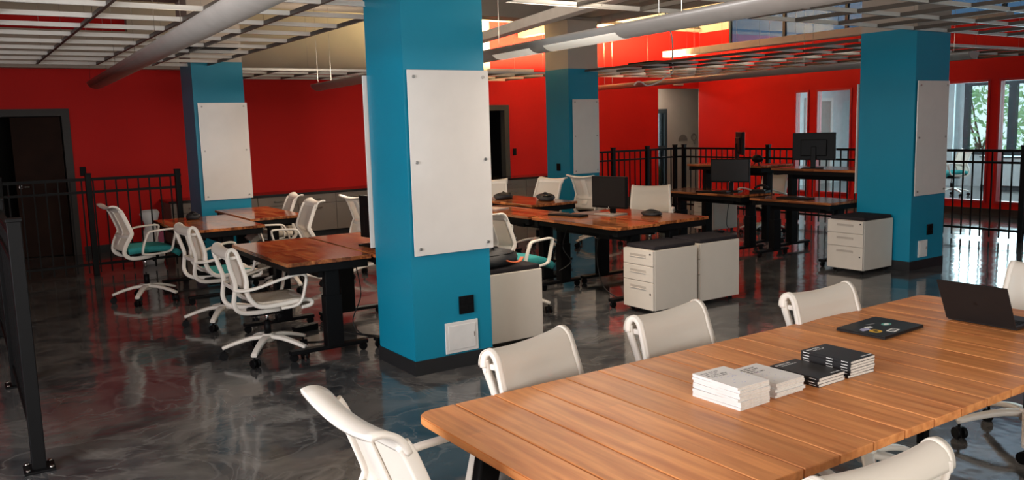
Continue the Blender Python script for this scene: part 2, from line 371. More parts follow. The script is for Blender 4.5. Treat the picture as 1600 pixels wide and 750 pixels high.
# near and left walls, behind and beside the camera
wn_ = MB(); NW = [(-.7, 2.5), (3.6, 6.8), (7.9, 11.1)]; xs = [XL]+[q for p in NW for q in p]+[XR+.12]
for i in range(0, len(xs), 2): wn_.box(xs[i], xs[i+1], YN-.15, YN, 0, ZS)
for a, b in NW: wn_.box(a, b, YN-.15, YN, 0, .75); wn_.box(a, b, YN-.15, YN, 2.75, ZS)
struct('wall_near', wn_, M_BEIGE, 'beige wall with three added wide windows behind the camera', 'wall')
for i, (a, b) in enumerate(NW):  # unseen windows added as openings for the fill light from behind
    wn = thing('window_%d' % (i+6), 'unseen wide window added in the wall behind the camera', 'window', ((a+b)/2, YN, .75), group='added windows behind the camera'); wn['kind'] = 'structure'
    h = (b-a)/2; fr = MB().box(-h, h, -.1, -.04, 0, .06).box(-h, h, -.1, -.04, 1.94, 2).box(-h, -h+.06, -.1, -.04, .06, 1.94).box(h-.06, h, -.1, -.04, .06, 1.94).box(-.03, .03, -.1, -.04, .06, 1.94)
    fr.build('window_frame', M_WINF, wn)
    for sx in (-1, 1): MB().box(min(sx*.03, sx*(h-.06)), max(sx*.03, sx*(h-.06)), -.075, -.07, .06, 1.94).build('pane', M_GLASS, wn)
struct('wall_left', MB().box(XL-.15, XL, YN-.15, .7, 0, ZS).box(XL-.15, XL, 3.7, YB+T, 0, ZS).box(XL-.15, XL, .7, 3.7, 0, .95).box(XL-.15, XL, .7, 3.7, 2.85, ZS), M_RED, 'red wall on the left side of the room', 'wall')
wn = thing('window_11', 'unseen wide window added in the left wall beside the camera', 'window', (XL, 2.2, .95)); wn['kind'] = 'structure'  # unseen opening added as the source of the side light
MB().box(-.1, -.04, -1.5, 1.5, 0, .06).box(-.1, -.04, -1.5, 1.5, 1.84, 1.9).box(-.1, -.04, -1.5, -1.44, .06, 1.84).box(-.1, -.04, 1.44, 1.5, .06, 1.84).build('window_frame', M_WINF, wn)
MB().box(-.075, -.07, -1.44, 1.44, .06, 1.84).build('pane', M_GLASS, wn)
# slab and beams; the bay on the right rises to a clerestory
struct('ceiling', MB().box(XL-.15, 9.35, YN-.15, YB+T, ZS, ZS+.2).box(9.35, XR+.15, YN-.15, YB+T, 4.75, 4.95), M_CONC, 'beige painted concrete slab above the hanging grids', 'ceiling')
bm_ = MB().box(9.2, 9.35, YN, YB, 3.3, 4.75)
for y in (5.28, 11.2): bm_.box(XL, 9.2, y-.2, y+.2, 3.3, ZS)
bm_.box(2.63, 3.03, YN, 5.08, 3.36, ZS).box(2.63, 3.03, 5.48, 11.0, 3.36, ZS).box(8.5, 8.95, YN, 5.08, 3.36, ZS).box(8.5, 8.95, 5.48, 11.0, 3.36, ZS)
struct('trim_3', bm_, M_CONC, 'beige concrete beams under the slab', 'beam')
struct('wall_clerestory', MB().box(9.35, XR+.15, YB, YB+T, ZS, 4.75).box(9.35, XR+.15, YN-.15, YN, ZS, 4.75).box(XR, XR+.12, YN, YB, 4.5, 4.75).box(XR, XR+.12, 12.6, YB, 3.55, 4.5).box(XR, XR+.12, YN, 1.4, 3.1, 4.5), M_BEIGE, 'beige upper wall of the tall bay', 'wall')
cw = thing('window_9', 'row of blue-tinted high windows above the red glazed wall', 'window', (XR, 7.0, 3.1)); cw['kind'] = 'structure'
fr = MB().box(.02, .08, -5.6, 5.6, 0, .05).box(.02, .08, -5.6, 5.6, 1.35, 1.4).box(.02, .08, -5.6, 5.6, .68, .71)
for k in range(9): y = -5.6+k*1.4; fr.box(.02, .08, y-.03 if k else y, y+.03 if k < 8 else y, .05, 1.35)
fr.build('window_frame', M_WINF, cw)
pm = MB().box(.045, .055, -.67, .67, .05, 1.35).mesh('pane'); pm.materials.append(M_SKYG)
for k in range(8): inst('pane', pm, cw, (0, -4.9+k*1.4, 0))
# box beam hanging in the tall bay
tag(MB().box(11.9, 12.1, 5.9, 12.4, 2.9, 3.02, .01).build('duct', M_BEIGE), 'long beige boxed duct above the right-hand ceiling grid', 'duct')
tag(MB().box(-.09, .09, -3.3, 2.45, 0, .13, .01).build('cable_tray', M_WHITE, None, (6.55, 9.0, 2.94), R(-12)), 'white boxed tray slanting under the slab in front of the orange wall', 'tray')

# hallway behind the opening
HY = 14.6
hw = MB().box(12.6, 12.75, YB+T, HY, 0, 2.6).box(15.9, 16.0, YB+T, HY, 0, 2.6).box(14.16, 16.0, HY, HY+.1, 0, 2.6).box(12.6, 13.5, HY, HY+.1, 0, 2.6).box(13.5, 14.16, HY, HY+.1, 1.95, 2.6)
struct('wall_hallway', hw, M_BEIGE, 'beige hallway wall seen past the red corner', 'wall')
struct('ceiling_hallway', MB().box(12.6, 16.0, YB+T, HY+.1, 2.6, 2.7), M_BEIGE, 'hallway ceiling', 'ceiling')
hl = thing('added_ceiling_light', 'added round hallway ceiling light beyond the red corner', 'light', (13.6, 14.1, 2.6)); MB().cyl((0, 0, -.04), .16, .04, n=20).build('lamp_housing', M_WHITE, hl); MB().cyl((0, 0, -.06), .14, .02, n=20).build('diffuser', M_TUBE, hl)
l = bpy.data.lights.new('hall_fill_lamp', 'AREA'); l.shape = 'DISK'; l.size = .28; l.energy = 9; l.color = (1, .85, .7)  # hallway fixture and lamp added to brighten the beige wall
o = bpy.data.objects.new('hall_fill_lamp', l); COL.objects.link(o); o.parent = hl; o.location = (0, 0, -.07)
hd = thing('door_3', 'glazed door with pale blue daylight at the end of the hallway', 'door', (13.83, HY, 0)); hd['kind'] = 'structure'
MB().box(-.33, -.25, 0, .06, 0, 1.95).box(.25, .33, 0, .06, 0, 1.95).box(-.25, .25, 0, .06, 0, .2).box(-.25, .25, 0, .06, 1.85, 1.95).box(-.25, .25, 0, .06, 1.02, 1.1).build('door_frame', M_WINF, hd)
for z0, z1 in ((.2, 1.02), (1.1, 1.85)): MB().box(-.25, .25, .025, .035, z0, z1).build('pane', M_GLASS, hd)
lg = thing('wall_emblem', 'faint grey half-round emblem and loop mark on the beige hallway wall', 'emblem', (14.66, HY-.008, 1.19))
MB().prism([(.15*math.cos(R(a)), .15*math.sin(R(a))) for a in range(0, 181, 15)], 0, .006).build('half_disc', M_CAB, lg).rotation_euler = (R(90), 0, 0)
o = MB().tube([(.08*math.cos(R(a)), .08*math.sin(R(a)), 0) for a in range(0, 360, 20)], .010, closed=True).tube([(0, -.08, 0), (.02, -.17, 0)], .010).build('loop_mark', M_CAB, lg, (.36, -.002, .08)); o.rotation_euler = (R(90), 0, 0)
tag(MB().box(13.2, 13.5, YB-.04, YB-.002, 2.42, 2.56, .01).build('exit_sign', M_BEIGE), 'small pale boxed sign above the hallway opening', 'sign')

# door at far left (open leaf, dark room behind) and the doorway in the middle
def door_frame(name, x0, x1, z1, label):
    d = thing(name, label, 'door', ((x0+x1)/2, YB, 0)); d['kind'] = 'structure'; h = (x1-x0)/2
    MB().box(-h-.07, -h+.03, -.03, .12, 0, z1+.07).build('door_jamb', M_GREYF, d); MB().box(h-.03, h+.07, -.03, .12, 0, z1+.07).build('door_jamb', M_GREYF, d)
    MB().box(-h+.03, h-.03, -.03, .12, z1-.03, z1+.07).build('door_head', M_GREYF, d)
    return d
d1 = door_frame('door_1', .45, 1.45, 2.0, 'grey framed doorway with a dark brown wooden door at far left')
lf = MB().box(-.62, 0, -.02, .02, .01, 1.96).build('door_leaf', M_DOORW, d1, (.46, .06, 0), R(-14))
MB().cyl((-.56, -.07, 1.0), .022, .05, 'y').tube([(-.56, -.07, 1.0), (-.45, -.07, 1.0)], .012).build('door_handle', M_STEEL, lf)
d2 = door_frame('door_2', 8.0, 8.86, 1.98, 'dark open doorway with grey frame in the red wall')
struct('wall_backroom', MB().box(-.8, 2.6, 15.2, 15.3, 0, 2.6).box(-.9, -.8, YB+T, 15.3, 0, 2.6).box(2.6, 2.7, YB+T, 15.3, 0, 2.6).box(-.9, 2.7, YB+T, 15.3, 2.6, 2.7).box(6.9, 10.2, 15.2, 15.3, 0, 2.6).box(6.9, 7.0, YB+T, 15.3, 0, 2.6).box(10.1, 10.2, YB+T, 15.3, 0, 2.6).box(6.9, 10.2, YB+T, 15.3, 2.6, 2.7), M_DARK, 'dark unlit rooms behind the doorways', 'wall')

# office behind the glazed wall
struct('wall_office', MB().box(14.15, 19.6, 13.46, 13.6, 0, 2.75).box(14.12, 19.6, 1.8, 1.95, 0, 2.75)
       .box(19.5, 19.65, 1.8, 5.0, 0, 2.75).box(19.5, 19.65, 10.5, 13.5, 0, 2.75).box(19.5, 19.65, 5.0, 10.5, 0, .72).box(19.5, 19.65, 5.0, 10.5, 2.34, 2.75)
       .box(19.28, 19.5, 10.62, 11.05, 0, 2.75), M_OFFW, 'pale office walls behind the interior windows', 'wall')
struct('ceiling_office', MB().box(14.12, 19.65, 1.8, 13.6, 2.75, 2.85), M_OFFW, 'pale office ceiling', 'ceiling')
for (x, y, lab) in ((16.6, 11.2, 'added office ceiling panel light behind the narrow interior window'), (16.8, 7.2, 'added office ceiling panel light behind the right-hand windows')):
    ol = thing('added_ceiling_light', lab, 'light', (x, y, 2.75)); MB().box(-.3, .3, -.3, .3, -.03, 0).build('light_frame', M_WHITE, ol); MB().box(-.27, .27, -.27, .27, -.034, -.03).build('diffuser', mat('cool_fill_panel', (.8, .9, .95), .5, emit=(.85, .96, 1, 3.)), ol)
    l = bpy.data.lights.new('office_fill_lamp', 'AREA'); l.size = .5; l.energy = 55; l.color = (.85, .96, 1)  # panel fixtures and lamps added to brighten the office behind the glass
    o = bpy.data.objects.new('office_fill_lamp', l); COL.objects.link(o); o.parent = ol; o.location = (0, 0, -.04)
ow = thing('window_10', 'dark framed outside window with trees beyond, seen through the office', 'window', (19.5, 7.75, .72)); ow['kind'] = 'structure'
fr = MB().box(-.02, .1, -2.75, 2.75, 0, .06).box(-.02, .1, -2.75, 2.75, 1.54, 1.62)
ml = [-2.75, -1.1, .2, 1.62, 2.64]
for y, ww in zip(ml, (.1, .16, .16, .16, .11)): fr.box(-.02, .1, y, y+ww, .06, 1.54)
fr.build('window_frame', M_WINF, ow)
for i in range(4): MB().box(.03, .04, ml[i]+(.1 if i == 0 else .16), ml[i+1], .06, 1.54).build('pane', M_GLASS, ow)
for (x0, lab) in ((16.9, 'pale grey office door seen through the narrow interior window'), (18.2, 'pale grey office door seen through the wide interior window')):
    dd = thing('office_door', lab, 'door', (x0, 13.45, 0)); MB().box(-.45, .45, -.02, .0, 0, 2.05).build('door_leaf', M_ALU, dd); MB().box(-.53, -.45, -.05, .0, 0, 2.13).box(.45, .53, -.05, 0, 0, 2.13).box(-.45, .45, -.05, 0, 2.05, 2.13).build('door_frame', M_WHITE, dd); MB().cyl((.38, -.06, 1), .02, .05, 'y').build('door_handle', M_STEEL, dd)
cr_ = thing('credenza', 'low pale cabinet under the office window', 'cabinet', (19.2, 8.3, 0))
MB().box(-.25, .28, -1.5, 1.5, .08, .68).build('body', M_OFFW, cr_); MB().box(-.22, .26, -1.5, 1.5, 0, .08).build('plinth', M_WINF, cr_); MB().box(-.28, .29, -1.52, 1.52, .68, .71).build('top', M_WINF, cr_)
struct('lawn', MB().box(19.9, 90, -50, 70, -3.3, -3.2), M_GRASS, 'green lawn outside the office', 'lawn')

# trees outside
def tree(x, y, hgt, rr, seed, label):
    t = thing('tree', label, 'tree', (x, y, -3.2), group='trees outside the office window'); rnd = random.Random(seed)
    tk = MB(); tk.tube([(0, 0, 0), (.05, .04, hgt*.35), (.0, .1, hgt*.6)], .13, scale=[1.2, 1, .6])
    for k in range(9):
        a = rnd.uniform(0, 6.28); z0 = hgt*rnd.uniform(.3, .6); q = rnd.uniform(.5, 1.)*rr
        tk.tube([(0, 0, z0), (q*.5*math.cos(a), q*.5*math.sin(a), z0+.5*q), (q*math.cos(a), q*math.sin(a), z0+1.1*q)], .04, n=5, scale=[1, .7, .3])
    tk.build('trunk', M_BARK, t)
    lv = MB()
    for k in range(1500):
        a = rnd.uniform(0, 6.28); u = rnd.uniform(-1, 1); q = rr*rnd.uniform(.45, 1.)**.6; c = math.sqrt(1-u*u)
        p = Vector((q*c*math.cos(a), q*c*math.sin(a), hgt*.62+q*u*.9)); d1_ = Vector((rnd.uniform(-1, 1), rnd.uniform(-1, 1), rnd.uniform(-1, 1))).normalized(); d2_ = d1_.orthogonal().normalized()
        sz = rnd.uniform(.07, .15); lv.add([p-d1_*sz, p+d2_*sz*.5, p+d1_*sz, p-d2_*sz*.5], [(0, 1, 2, 3)])
    tag(lv.build('foliage', M_LEAF, t), kind='stuff')
tree(25.5, 13.2, 6.6, 2.1, 1, 'leafy green tree left of the red mullion outside the window')
tree(29.5, 18.6, 6.0, 2.2, 2, 'leafy green tree farther off behind the office window frame')
tree(25.0, 8.7, 7.2, 2.1, 3, 'leafy green tree at the far right edge outside the window')
tree(33.0, 13.2, 6.5, 3.0, 4, 'distant green tree behind the nearer trees outside')

# ------------------------------------------------------------------ columns, whiteboards, plates
def column(x0, y0, wx, wy, label):
    c = thing('column', label, 'column', (x0+wx/2, y0+wy/2, 0), group='teal columns'); hx, hy = wx/2, wy/2
    MB().box(-hx, hx, -hy, hy, .1, 2.54).build('painted_shaft', M_TEAL, c)
    MB().box(-hx, hx, -hy, hy, 2.54, 3.3).build('upper_shaft', M_BEIGE, c)
    MB().box(-hx-.008, hx+.008, -hy-.008, hy+.008, 0, .1).build('base_trim', M_BLACKB, c)
column(2.50, 4.97, .61, .56, 'large teal square column in the centre foreground')
column(8.43, 5.06, .63, .64, 'teal square column at the right beside a cream pedestal')
column(2.60, 10.85, .62, .56, 'teal square column at the left in front of the red wall')
column(8.41, 10.9, .61, .62, 'teal square column in the distance at the end of the dark counter')
def wboard(loc, rz, wd, ht, label):
    b = thing('whiteboard', label, 'whiteboard', loc, rz, 'glass whiteboards on the columns')
    MB().box(-wd/2, wd/2, -.024, -.016, 0, ht, .002).build('glass_panel', M_WBOARD, b)
    bo = MB().cyl((0, -.032, 0), .0105, .03, 'y', 14).cyl((0, -.036, 0), .006, .004, 'y', 8).mesh('standoff_bolt'); bo.materials.append(M_STEEL)
    for sx in (-1, 1):
        for zz in (.045, ht/2+.01, ht-.045): inst('standoff_bolt', bo, b, (sx*(wd/2-.045), 0, zz))
wboard((2.823, 4.97, .815), 0, .615, 1.214, 'white glass board on the front of the central teal column')
wboard((8.74, 5.06, .80), 0, .59, 1.2, 'shaded glass board on the front of the right teal column')
wboard((2.94, 10.85, .84), 0, .60, 1.2, 'white glass board on the left teal column behind the desks')
wboard((8.74, 10.9, .85), 0, .54, 1.2, 'white glass board on the farthest teal column')
wboard((2.78, 5.53, .815), R(180), .615, 1.214, 'white glass board on the rear of the central column, only its edge showing')
wboard((8.72, 5.70, .80), R(180), .615, 1.2, 'glass board on the rear of the right column, only its edge showing')
def plate(name, loc, rz, wd, ht, m, label, cat, outlet=True):
    p = thing(name, label, cat, loc, rz)
    MB().box(-wd/2, wd/2, -.012, -.001, 0, ht, .003).build('cover_plate', m, p)
    if outlet:
        for sx in (-.25, .25):
            for z in (.28, .72): MB().box(sx*wd-.017, sx*wd+.017, -.016, -.012, z*ht-.017, z*ht+.017, .003).build('socket', M_BLKP, p)
plate('power_outlet', (2.905, 4.97, .375), 0, .118, .125, M_BLKP, 'black four-socket power outlet on the central column', 'outlet')
plate('power_outlet', (8.79, 5.06, .36), 0, .11, .115, M_BLKP, 'black power outlet on the right column', 'outlet')
plate('power_outlet', (8.41, 11.2, .9), R(-90), .10, .12, M_BLKP, 'black power outlet on the farthest column', 'outlet', False)
plate('light_switch', (1.63, YB, 1.12), 0, .08, .13, M_BLKP, 'black switch plate beside the far-left door', 'switch', False)
plate('light_switch', (9.05, YB, 1.10), 0, .08, .13, M_BLKP, 'black switch plate beside the middle doorway', 'switch', False)
def access(loc, wd, ht, label):
    p = thing('access_panel', label, 'panel', loc)
    MB().box(-wd/2, wd/2, -.01, -.001, 0, ht, .002).build('panel_frame', M_WHITE, p); MB().box(-wd/2+.022, wd/2-.022, -.014, -.010, .022, ht-.022, .002).build('panel_door', M_WHITE, p)
    MB().box(wd/2-.036, wd/2-.031, -.017, -.014, ht*.45, ht*.6).build('latch', M_CAB, p)
access((2.86, 4.97, .112), .26, .215, 'white access panel low on the central column'); access((8.665, 5.06, .13), .17, .18, 'small white access panel low on the right column')

# ------------------------------------------------------------------ ceiling grids
GZ = 2.49
tee_sec = [(-.012, 0), (.012, 0), (.012, .003), (.0025, .004), (.0025, .034), (-.0025, .034), (-.0025, .004), (-.012, .003)]
TEE = {}
def tee(length, m):
    k = (round(length, 3), m.name)
    if k not in TEE:
        me = MB().sweep([(0, -length/2, 0), (0, length/2, 0)], tee_sec, smooth=False).mesh('tee_bar'); me.materials.append(m); TEE[k] = me
    return TEE[k]
def grid(x0, x1, y0, y1, label, step=.61):
    g = thing('ceiling_grid', label, 'ceiling grid', ((x0+x1)/2, (y0+y1)/2, GZ), group='suspended metal ceiling grids'); lx, ly = x1-x0, y1-y0
    nx = round(lx/step); ny = round(ly/step)
    for i in range(nx+1): inst('tee_bar', tee(ly, M_TEED), g, (-lx/2+i*lx/nx, 0, 0))
    for j in range(ny+1): inst('cross_tee', tee(lx, M_TEE), g, (0, -ly/2+j*ly/ny, .0015), (0, 0, R(90)))
    wm = MB().tube([(0, 0, 0), (0, 0, ZS-GZ-.035)], .0016, 5).mesh('hanger_wire'); wm.materials.append(M_STEEL)
    for i in range(0, nx+1, 2):
        for j in range(1, ny+1, 3): 
            if -lx/2+i*lx/nx+(x0+x1)/2 < 9.1: inst('hanger_wire', wm, g, (-lx/2+i*lx/nx, -ly/2+j*ly/ny, .034))
            else:
                q = inst('hanger_wire', wm, g, (-lx/2+i*lx/nx, -ly/2+j*ly/ny, .034)); q.scale.z = (4.75-GZ-.035)/(ZS-GZ-.035)
    return g
grid(-2.69, 2.80, 4.29, 11.0, 'suspended ceiling grid at upper left above the far-left chairs')
grid(3.35, 8.84, 11.55, 13.38, 'suspended ceiling grid along the red back wall')
grid(8.75, 13.63, 5.95, 12.05, 'suspended ceiling grid above the raised desks at the right')
grid(3.3, 12.45, -1.15, 4.95, 'suspended ceiling grid above the meeting table')
for (x, y, lab) in ((2.35, 9.3, 'black square vent panel lying on the left ceiling grid'), (9.35, 9.9, 'black square vent panel lying on the right ceiling grid'), (8.1, 3.4, 'black square vent panel in the grid at the top right')):
    v = thing('ceiling_vent', lab, 'vent', (x, y, GZ+.0357)); MB().box(-.3, .3, -.3, .3, 0, .05, .005).build('housing', M_BLK, v)
    for k in range(5): MB().box(-.27, .27, -.25+k*.115, -.21+k*.115, -.003, -.0005).build('blade', M_BLKP, v)

# ------------------------------------------------------------------ pendant light troughs (uplights)
def pendant(x, y0, y1, z, label, power, lenses=(), lit=None, rz=0., down=0.):
    L_ = y1-y0; p = thing('pendant_light', label, 'light', (x, (y0+y1)/2, z), R(rz), group='long pendant light troughs')
    a = [R(t) for t in range(180, 361, 15)]
    out = [(.105*math.cos(t), .085+.085*math.sin(t)) for t in a]; inn = [(.098*math.cos(t), .088+.078*math.sin(t)) for t in reversed(a)]
    MB().sweep([(0, -L_/2, 0), (0, L_/2, 0)], out+inn).build('trough', M_ALU, p)
    cap = MB().sweep([(0, -.004, 0), (0, .004, 0)], out).mesh('end_cap'); cap.materials.append(M_ALU)
    for s_ in (-1, 1): inst('end_cap', cap, p, (0, s_*(L_/2+.004), 0))
    wm = MB().tube([(0, 0, 0), (0, 0, (ZS if x < 9 else 4.75)-z-.085)], .0018, 5).mesh('suspension_wire'); wm.materials.append(M_STEEL)
    for k in range(max(2, int(L_/2.4)+1)):
        yy = -L_/2+.3+(L_-.6)*k/max(1, int(L_/2.4)); inst('suspension_wire', wm, p, (.09, yy, .085)); inst('suspension_wire', wm, p, (-.09, yy, .085))
    for (l0, l1) in lenses:   # frosted panels let into the belly of the trough
        o2 = [(.107*math.cos(R(t)), .085+.087*math.sin(R(t))) for t in range(215, 326, 10)]; i2 = [(q[0]*.985, q[1]+.003) for q in reversed(o2)]
        MB().sweep([(0, l0-(y0+y1)/2, 0), (0, l1-(y0+y1)/2, 0)], o2+i2).build('lens_panel', M_LENS, p)
    if power:
        n = max(1, round(L_/1.3)); tm = MB().tube([(0, -.55, 0), (0, .55, 0)], .013, 8).mesh('lamp_tube'); tm.materials.append(M_TUBE)
        for k in range(n):
            yy = -L_/2+L_*(k+.5)/n
            if lit and not (lit[0] < yy+(y0+y1)/2 < lit[1]): continue
            inst('lamp_tube', tm, p, (0, yy, .06))
            l = bpy.data.lights.new('trough_lamp', 'AREA'); l.shape = 'RECTANGLE'; l.size = .16; l.size_y = 1.1; l.energy = power; l.color = (1, .84, .66)
            o = bpy.data.objects.new('trough_lamp', l); COL.objects.link(o); o.parent = p; o.location = (0, yy, .10); o.rotation_euler = (R(180), 0, 0)
            if down:   # share of the light that leaves through the perforated belly
                l = bpy.data.lights.new('belly_lamp', 'AREA'); l.shape = 'RECTANGLE'; l.size = .16; l.size_y = 1.1; l.energy = down; l.color = (1, .84, .68)
                o = bpy.data.objects.new('belly_lamp', l); COL.objects.link(o); o.parent = p; o.location = (0, yy, -.004)
pendant(1.42, 1.6, 11.4, 2.235, 'long grey pendant light trough crossing the upper left', 1.2, (), (1, 7), -2.3)
pendant(3.95, 1.2, 11.2, 2.20, 'long grey pendant light trough running behind the central column', 18, ((5.4, 6.0), (4.3, 5.2)), (3.4, 11), -4.4, 20.)
pendant(10.4, 5.4, 12.8, 2.285, 'grey pendant light trough below the right-hand ceiling grid', 1.6, (), None, -3.3)
# strip lamps lying on top of the grids that wash the upper red wall
for (x, y, ln, lab, e) in ((8.35, 12.45, .9, 'strip lamp on the back grid behind the farthest column', 190), (10.0, 11.75, 1.6, 'strip lamp on the right grid just past the far column', 900), (12.2, 11.75, 1.4, 'strip lamp on the right grid nearest the hallway', 120)):
    s_ = thing('strip_lamp', lab, 'lamp', (x, y, GZ+.0357)); MB().box(-ln/2, ln/2, -.05, .06, 0, .02).box(-ln/2, ln/2, .05, .06, .02, .11).box(-ln/2, ln/2, -.05, -.04, .02, .11).box(-ln/2, -ln/2+.01, -.04, .05, .02, .11).box(ln/2-.01, ln/2, -.04, .05, .02, .11).build('housing', M_WHITE, s_)
    MB().tube([(-ln/2+.03, .0, .05), (ln/2-.03, .0, .05)], .013).build('lamp_tube', M_TUBE, s_)
    l = bpy.data.lights.new('wall_wash', 'AREA'); l.shape = 'RECTANGLE'; l.size = ln-.05; l.size_y = .03; l.energy = e; l.color = (1, .78, .36)
    o = bpy.data.objects.new('wall_wash', l); COL.objects.link(o); o.parent = s_; o.location = (0, .0, .095); o.rotation_euler = (R(115), 0, 0)
# hanging white cord
CORD = [(9.28, 9.6, 3.298), (9.40, 9.6, 2.97), (9.43, 9.6, 2.77), (9.42, 9.6, 2.57), (9.43, 9.6, 2.41), (9.28, 9.6, 2.33), (9.12, 9.6, 2.25), (8.91, 9.6, 2.20), (8.78, 9.6, 2.25), (8.69, 9.6, 2.25), (8.64, 9.6, 2.20)]
tag(MB().tube(smooth_path(CORD, 5), .012, 6).build('hanging_cord', M_WHITE), 'loose white cord dangling through the right-hand ceiling grid', 'cord')

# ------------------------------------------------------------------ railings
picket_me = MB().box(-.008, .008, -.008, .008, 0, 1.12).mesh('picket'); picket_me.materials.append(M_BLK)
def railing(p0, p1, posts, label, top=1.18, step=.125, lift=.03, post_top=1.23, plates=False):
    p0 = Vector((*p0, 0)); p1 = Vector((*p1, 0)); d = p1-p0; L_ = d.length; rz = math.atan2(d.y, d.x)
    g = thing('railing', label, 'railing', p0, rz, 'black metal railings')
    for z, h in ((top-.035, .035), (top-.185, .03), (.12, .03)): MB().box(0, L_, -.017, .017, z, z+h).build('rail', M_BLK, g)
    for q in posts:
        MB().box(q-.032, q+.032, -.032, .032, 0, post_top, .004).box(q-.036, q+.036, -.036, .036, post_top-.012, post_top+.006, .003).build('post', M_BLK, g)
        if plates:
            MB().box(q-.07, q+.07, -.07, .07, 0, .012, .002).build('base_plate', M_BLK, g)
            for a in (-.052, .052):
                for b in (-.052, .052): MB().cyl((q+a, b, .012), .012, .012, n=6).build('anchor_bolt', M_STEEL, g)
    n = round(L_/step)
    for k in range(1, n):
        x = L_*k/n
        if min(abs(x-q) for q in posts) > .04: inst('picket', picket_me, g, (x, 0, lift))
railing((.45, 11.25), (2.47, 11.25), (.04, .96, 1.98), 'black railing in front of the far-left red wall')
railing((9.05, 11.30), (11.30, 11.30), (.62, 1.42, 2.1), 'black railing between the farthest column and the corner')
railing((11.30, 11.30), (11.30, 3.2), (.08, 2.0, 4.0, 6.0, 8.0), 'black railing in front of the glazed red wall at the right')
railing((.25, 4.75), (.30, 11.1), (0, 1.77, 3.52, 5.3), 'black railing seen end-on at the left edge', 1.2, .14, .05, 1.27, True)

# ------------------------------------------------------------------ counter with cabinets along the back wall
CY = 12.85
xs = [2.65, 3.28, 3.91, 4.54, 5.17, 5.80, 6.43, 7.06, 7.69, 8.30, 8.89, 9.49, 10.05]
pos = ['first', 'second', 'third', 'fourth', 'fifth', 'sixth', 'seventh', 'eighth', 'ninth', 'tenth', 'eleventh', 'twelfth']
for i in range(len(xs)-1):
    wd = xs[i+1]-xs[i]; c = thing('base_cabinet', 'taupe base cabinet under the dark counter, %s from the left' % pos[i], 'cabinet', (xs[i]+wd/2, CY, 0), group='base cabinets along the red wall'); h = wd/2-.0025
    MB().box(-h, h, .02, .58, .09, .68).build('body', M_CAB, c); MB().box(-h, h, .06, .58, 0, .09).build('plinth', M_BLACKB, c)
    dr = MB().box(-h+.002, h-.002, 0, .02, .53, .675, .002).build('drawer', M_CAB, c); dl = MB().box(-h+.002, h-.002, 0, .02, .095, .524, .002).build('door', M_CAB, c)
    hm = MB().tube(smooth_path([(-.06, 0, 0), (-.055, -.025, 0), (0, -.03, 0), (.055, -.025, 0), (.06, 0, 0)], 3), .006, 6)
    hm.build('handle', M_STEEL, dr, (0, 0, .60)); hm.build('handle', M_STEEL, dl, (.0, 0, .46))
tag(MB().box(2.62, 10.08, CY-.03, YB-.005, .682, .715, .003).build('countertop', M_COUNTER), 'long glossy black countertop along the red wall', 'countertop')

# ------------------------------------------------------------------ height-adjustable desks
def desk(x0, x1, y0, y1, ht, label, flip=1, rz=0.):
    wx, wy = x1-x0, y1-y0; d = thing('desk', label, 'desk', ((x0+x1)/2, (y0+y1)/2, 0), rz, 'butcher-block desks on black legs'); hx, hy = wx/2, wy/2; t = .028
    MB().box(-hx, hx, -hy, -.002, ht-t, ht, .003).build('top_board', M_DESK, d); MB().box(-hx, hx, .002, hy, ht-t, ht, .003).build('top_board', M_DESK, d)
    MB().box(-hx+.03, -hx+.07, -hy+.03, hy-.03, ht-t-.05, ht-t).box(hx-.07, hx-.03, -hy+.03, hy-.03, ht-t-.05, ht-t).build('frame_rail', M_BLK, d)
    for s_ in (-1, 1):
        MB().box(-hx+.02, hx-.02, s_*(hy-.05)-.03, s_*(hy-.05)+.03, ht-t-.06, ht-t-.001, .004).build('end_bracket', M_BLK, d)
        cx = .04*flip; yl = s_*(hy-.12)
        MB().box(cx-.055, cx+.055, yl-.035, yl+.035, ht*.42, ht-t-.055, .005).box(cx-.065, cx+.065, yl-.042, yl+.042, .07, ht*.62, .005).build('leg', M_BLK, d)
        MB().box(-hx+.02, hx-.02, yl-.035, yl+.035, .055, .085, .006).build('foot', M_BLK, d)
        for e in (-1, 1):
            MB().cyl((e*(hx-.05), yl-.012, .03), .03, .024, 'y', 14).box(e*(hx-.05)-.01, e*(hx-.05)+.01, yl-.01, yl+.01, .03, .057).build('caster', M_BLKP, d)
            MB().cyl((e*.12, s_*hy-(.002 if s_ < 0 else -.002)-.001, ht-t-.03), .007, .003, 'y', 8)
    MB().box(-.05, .05, -hy+.12, hy-.12, ht-t-.12, ht-t-.065, .004).build('crossbeam', M_BLK, d)
    MB().box(-hx*.5*flip-.05, -hx*.5*flip+.05, -hy+.2, -hy+.34, ht-t-.10, ht-t-.052, .005).build('control_box', M_BLKP, d)
    return d
DH = .74
desk(1.92, 2.56, 5.74, 7.10, DH, 'wooden desk beside the cream-seated chair, left of the central column')
desk(2.58, 3.21, 5.72, 7.10, DH, 'wooden desk partly hidden behind the central column', -1)
desk(1.84, 2.62, 8.42, 9.86, DH, 'dark shiny desk in front of the left column, nearer the two teal chairs')
desk(2.66, 3.29, 9.05, 10.48, DH+.005, 'wooden desk directly in front of the left column', -1)
desk(4.84, 5.36, 5.62, 6.92, DH, 'wooden desk behind the cream pedestals holding a black monitor')
desk(5.38, 6.05, 5.68, 6.95, DH, 'wooden desk behind the farther cream pedestal, in front of the white chair', -1)
desk(4.84, 5.36, 6.98, 8.30, DH, 'wooden desk right of the central column beside the teal seated chairs')
desk(5.46, 6.12, 7.80, 9.10, DH+.02, 'wooden desk with black bags on it near the middle doorway', -1)
desk(7.98, 8.55, 5.72, 6.84, DH-.02, 'wooden desk beside the right column')
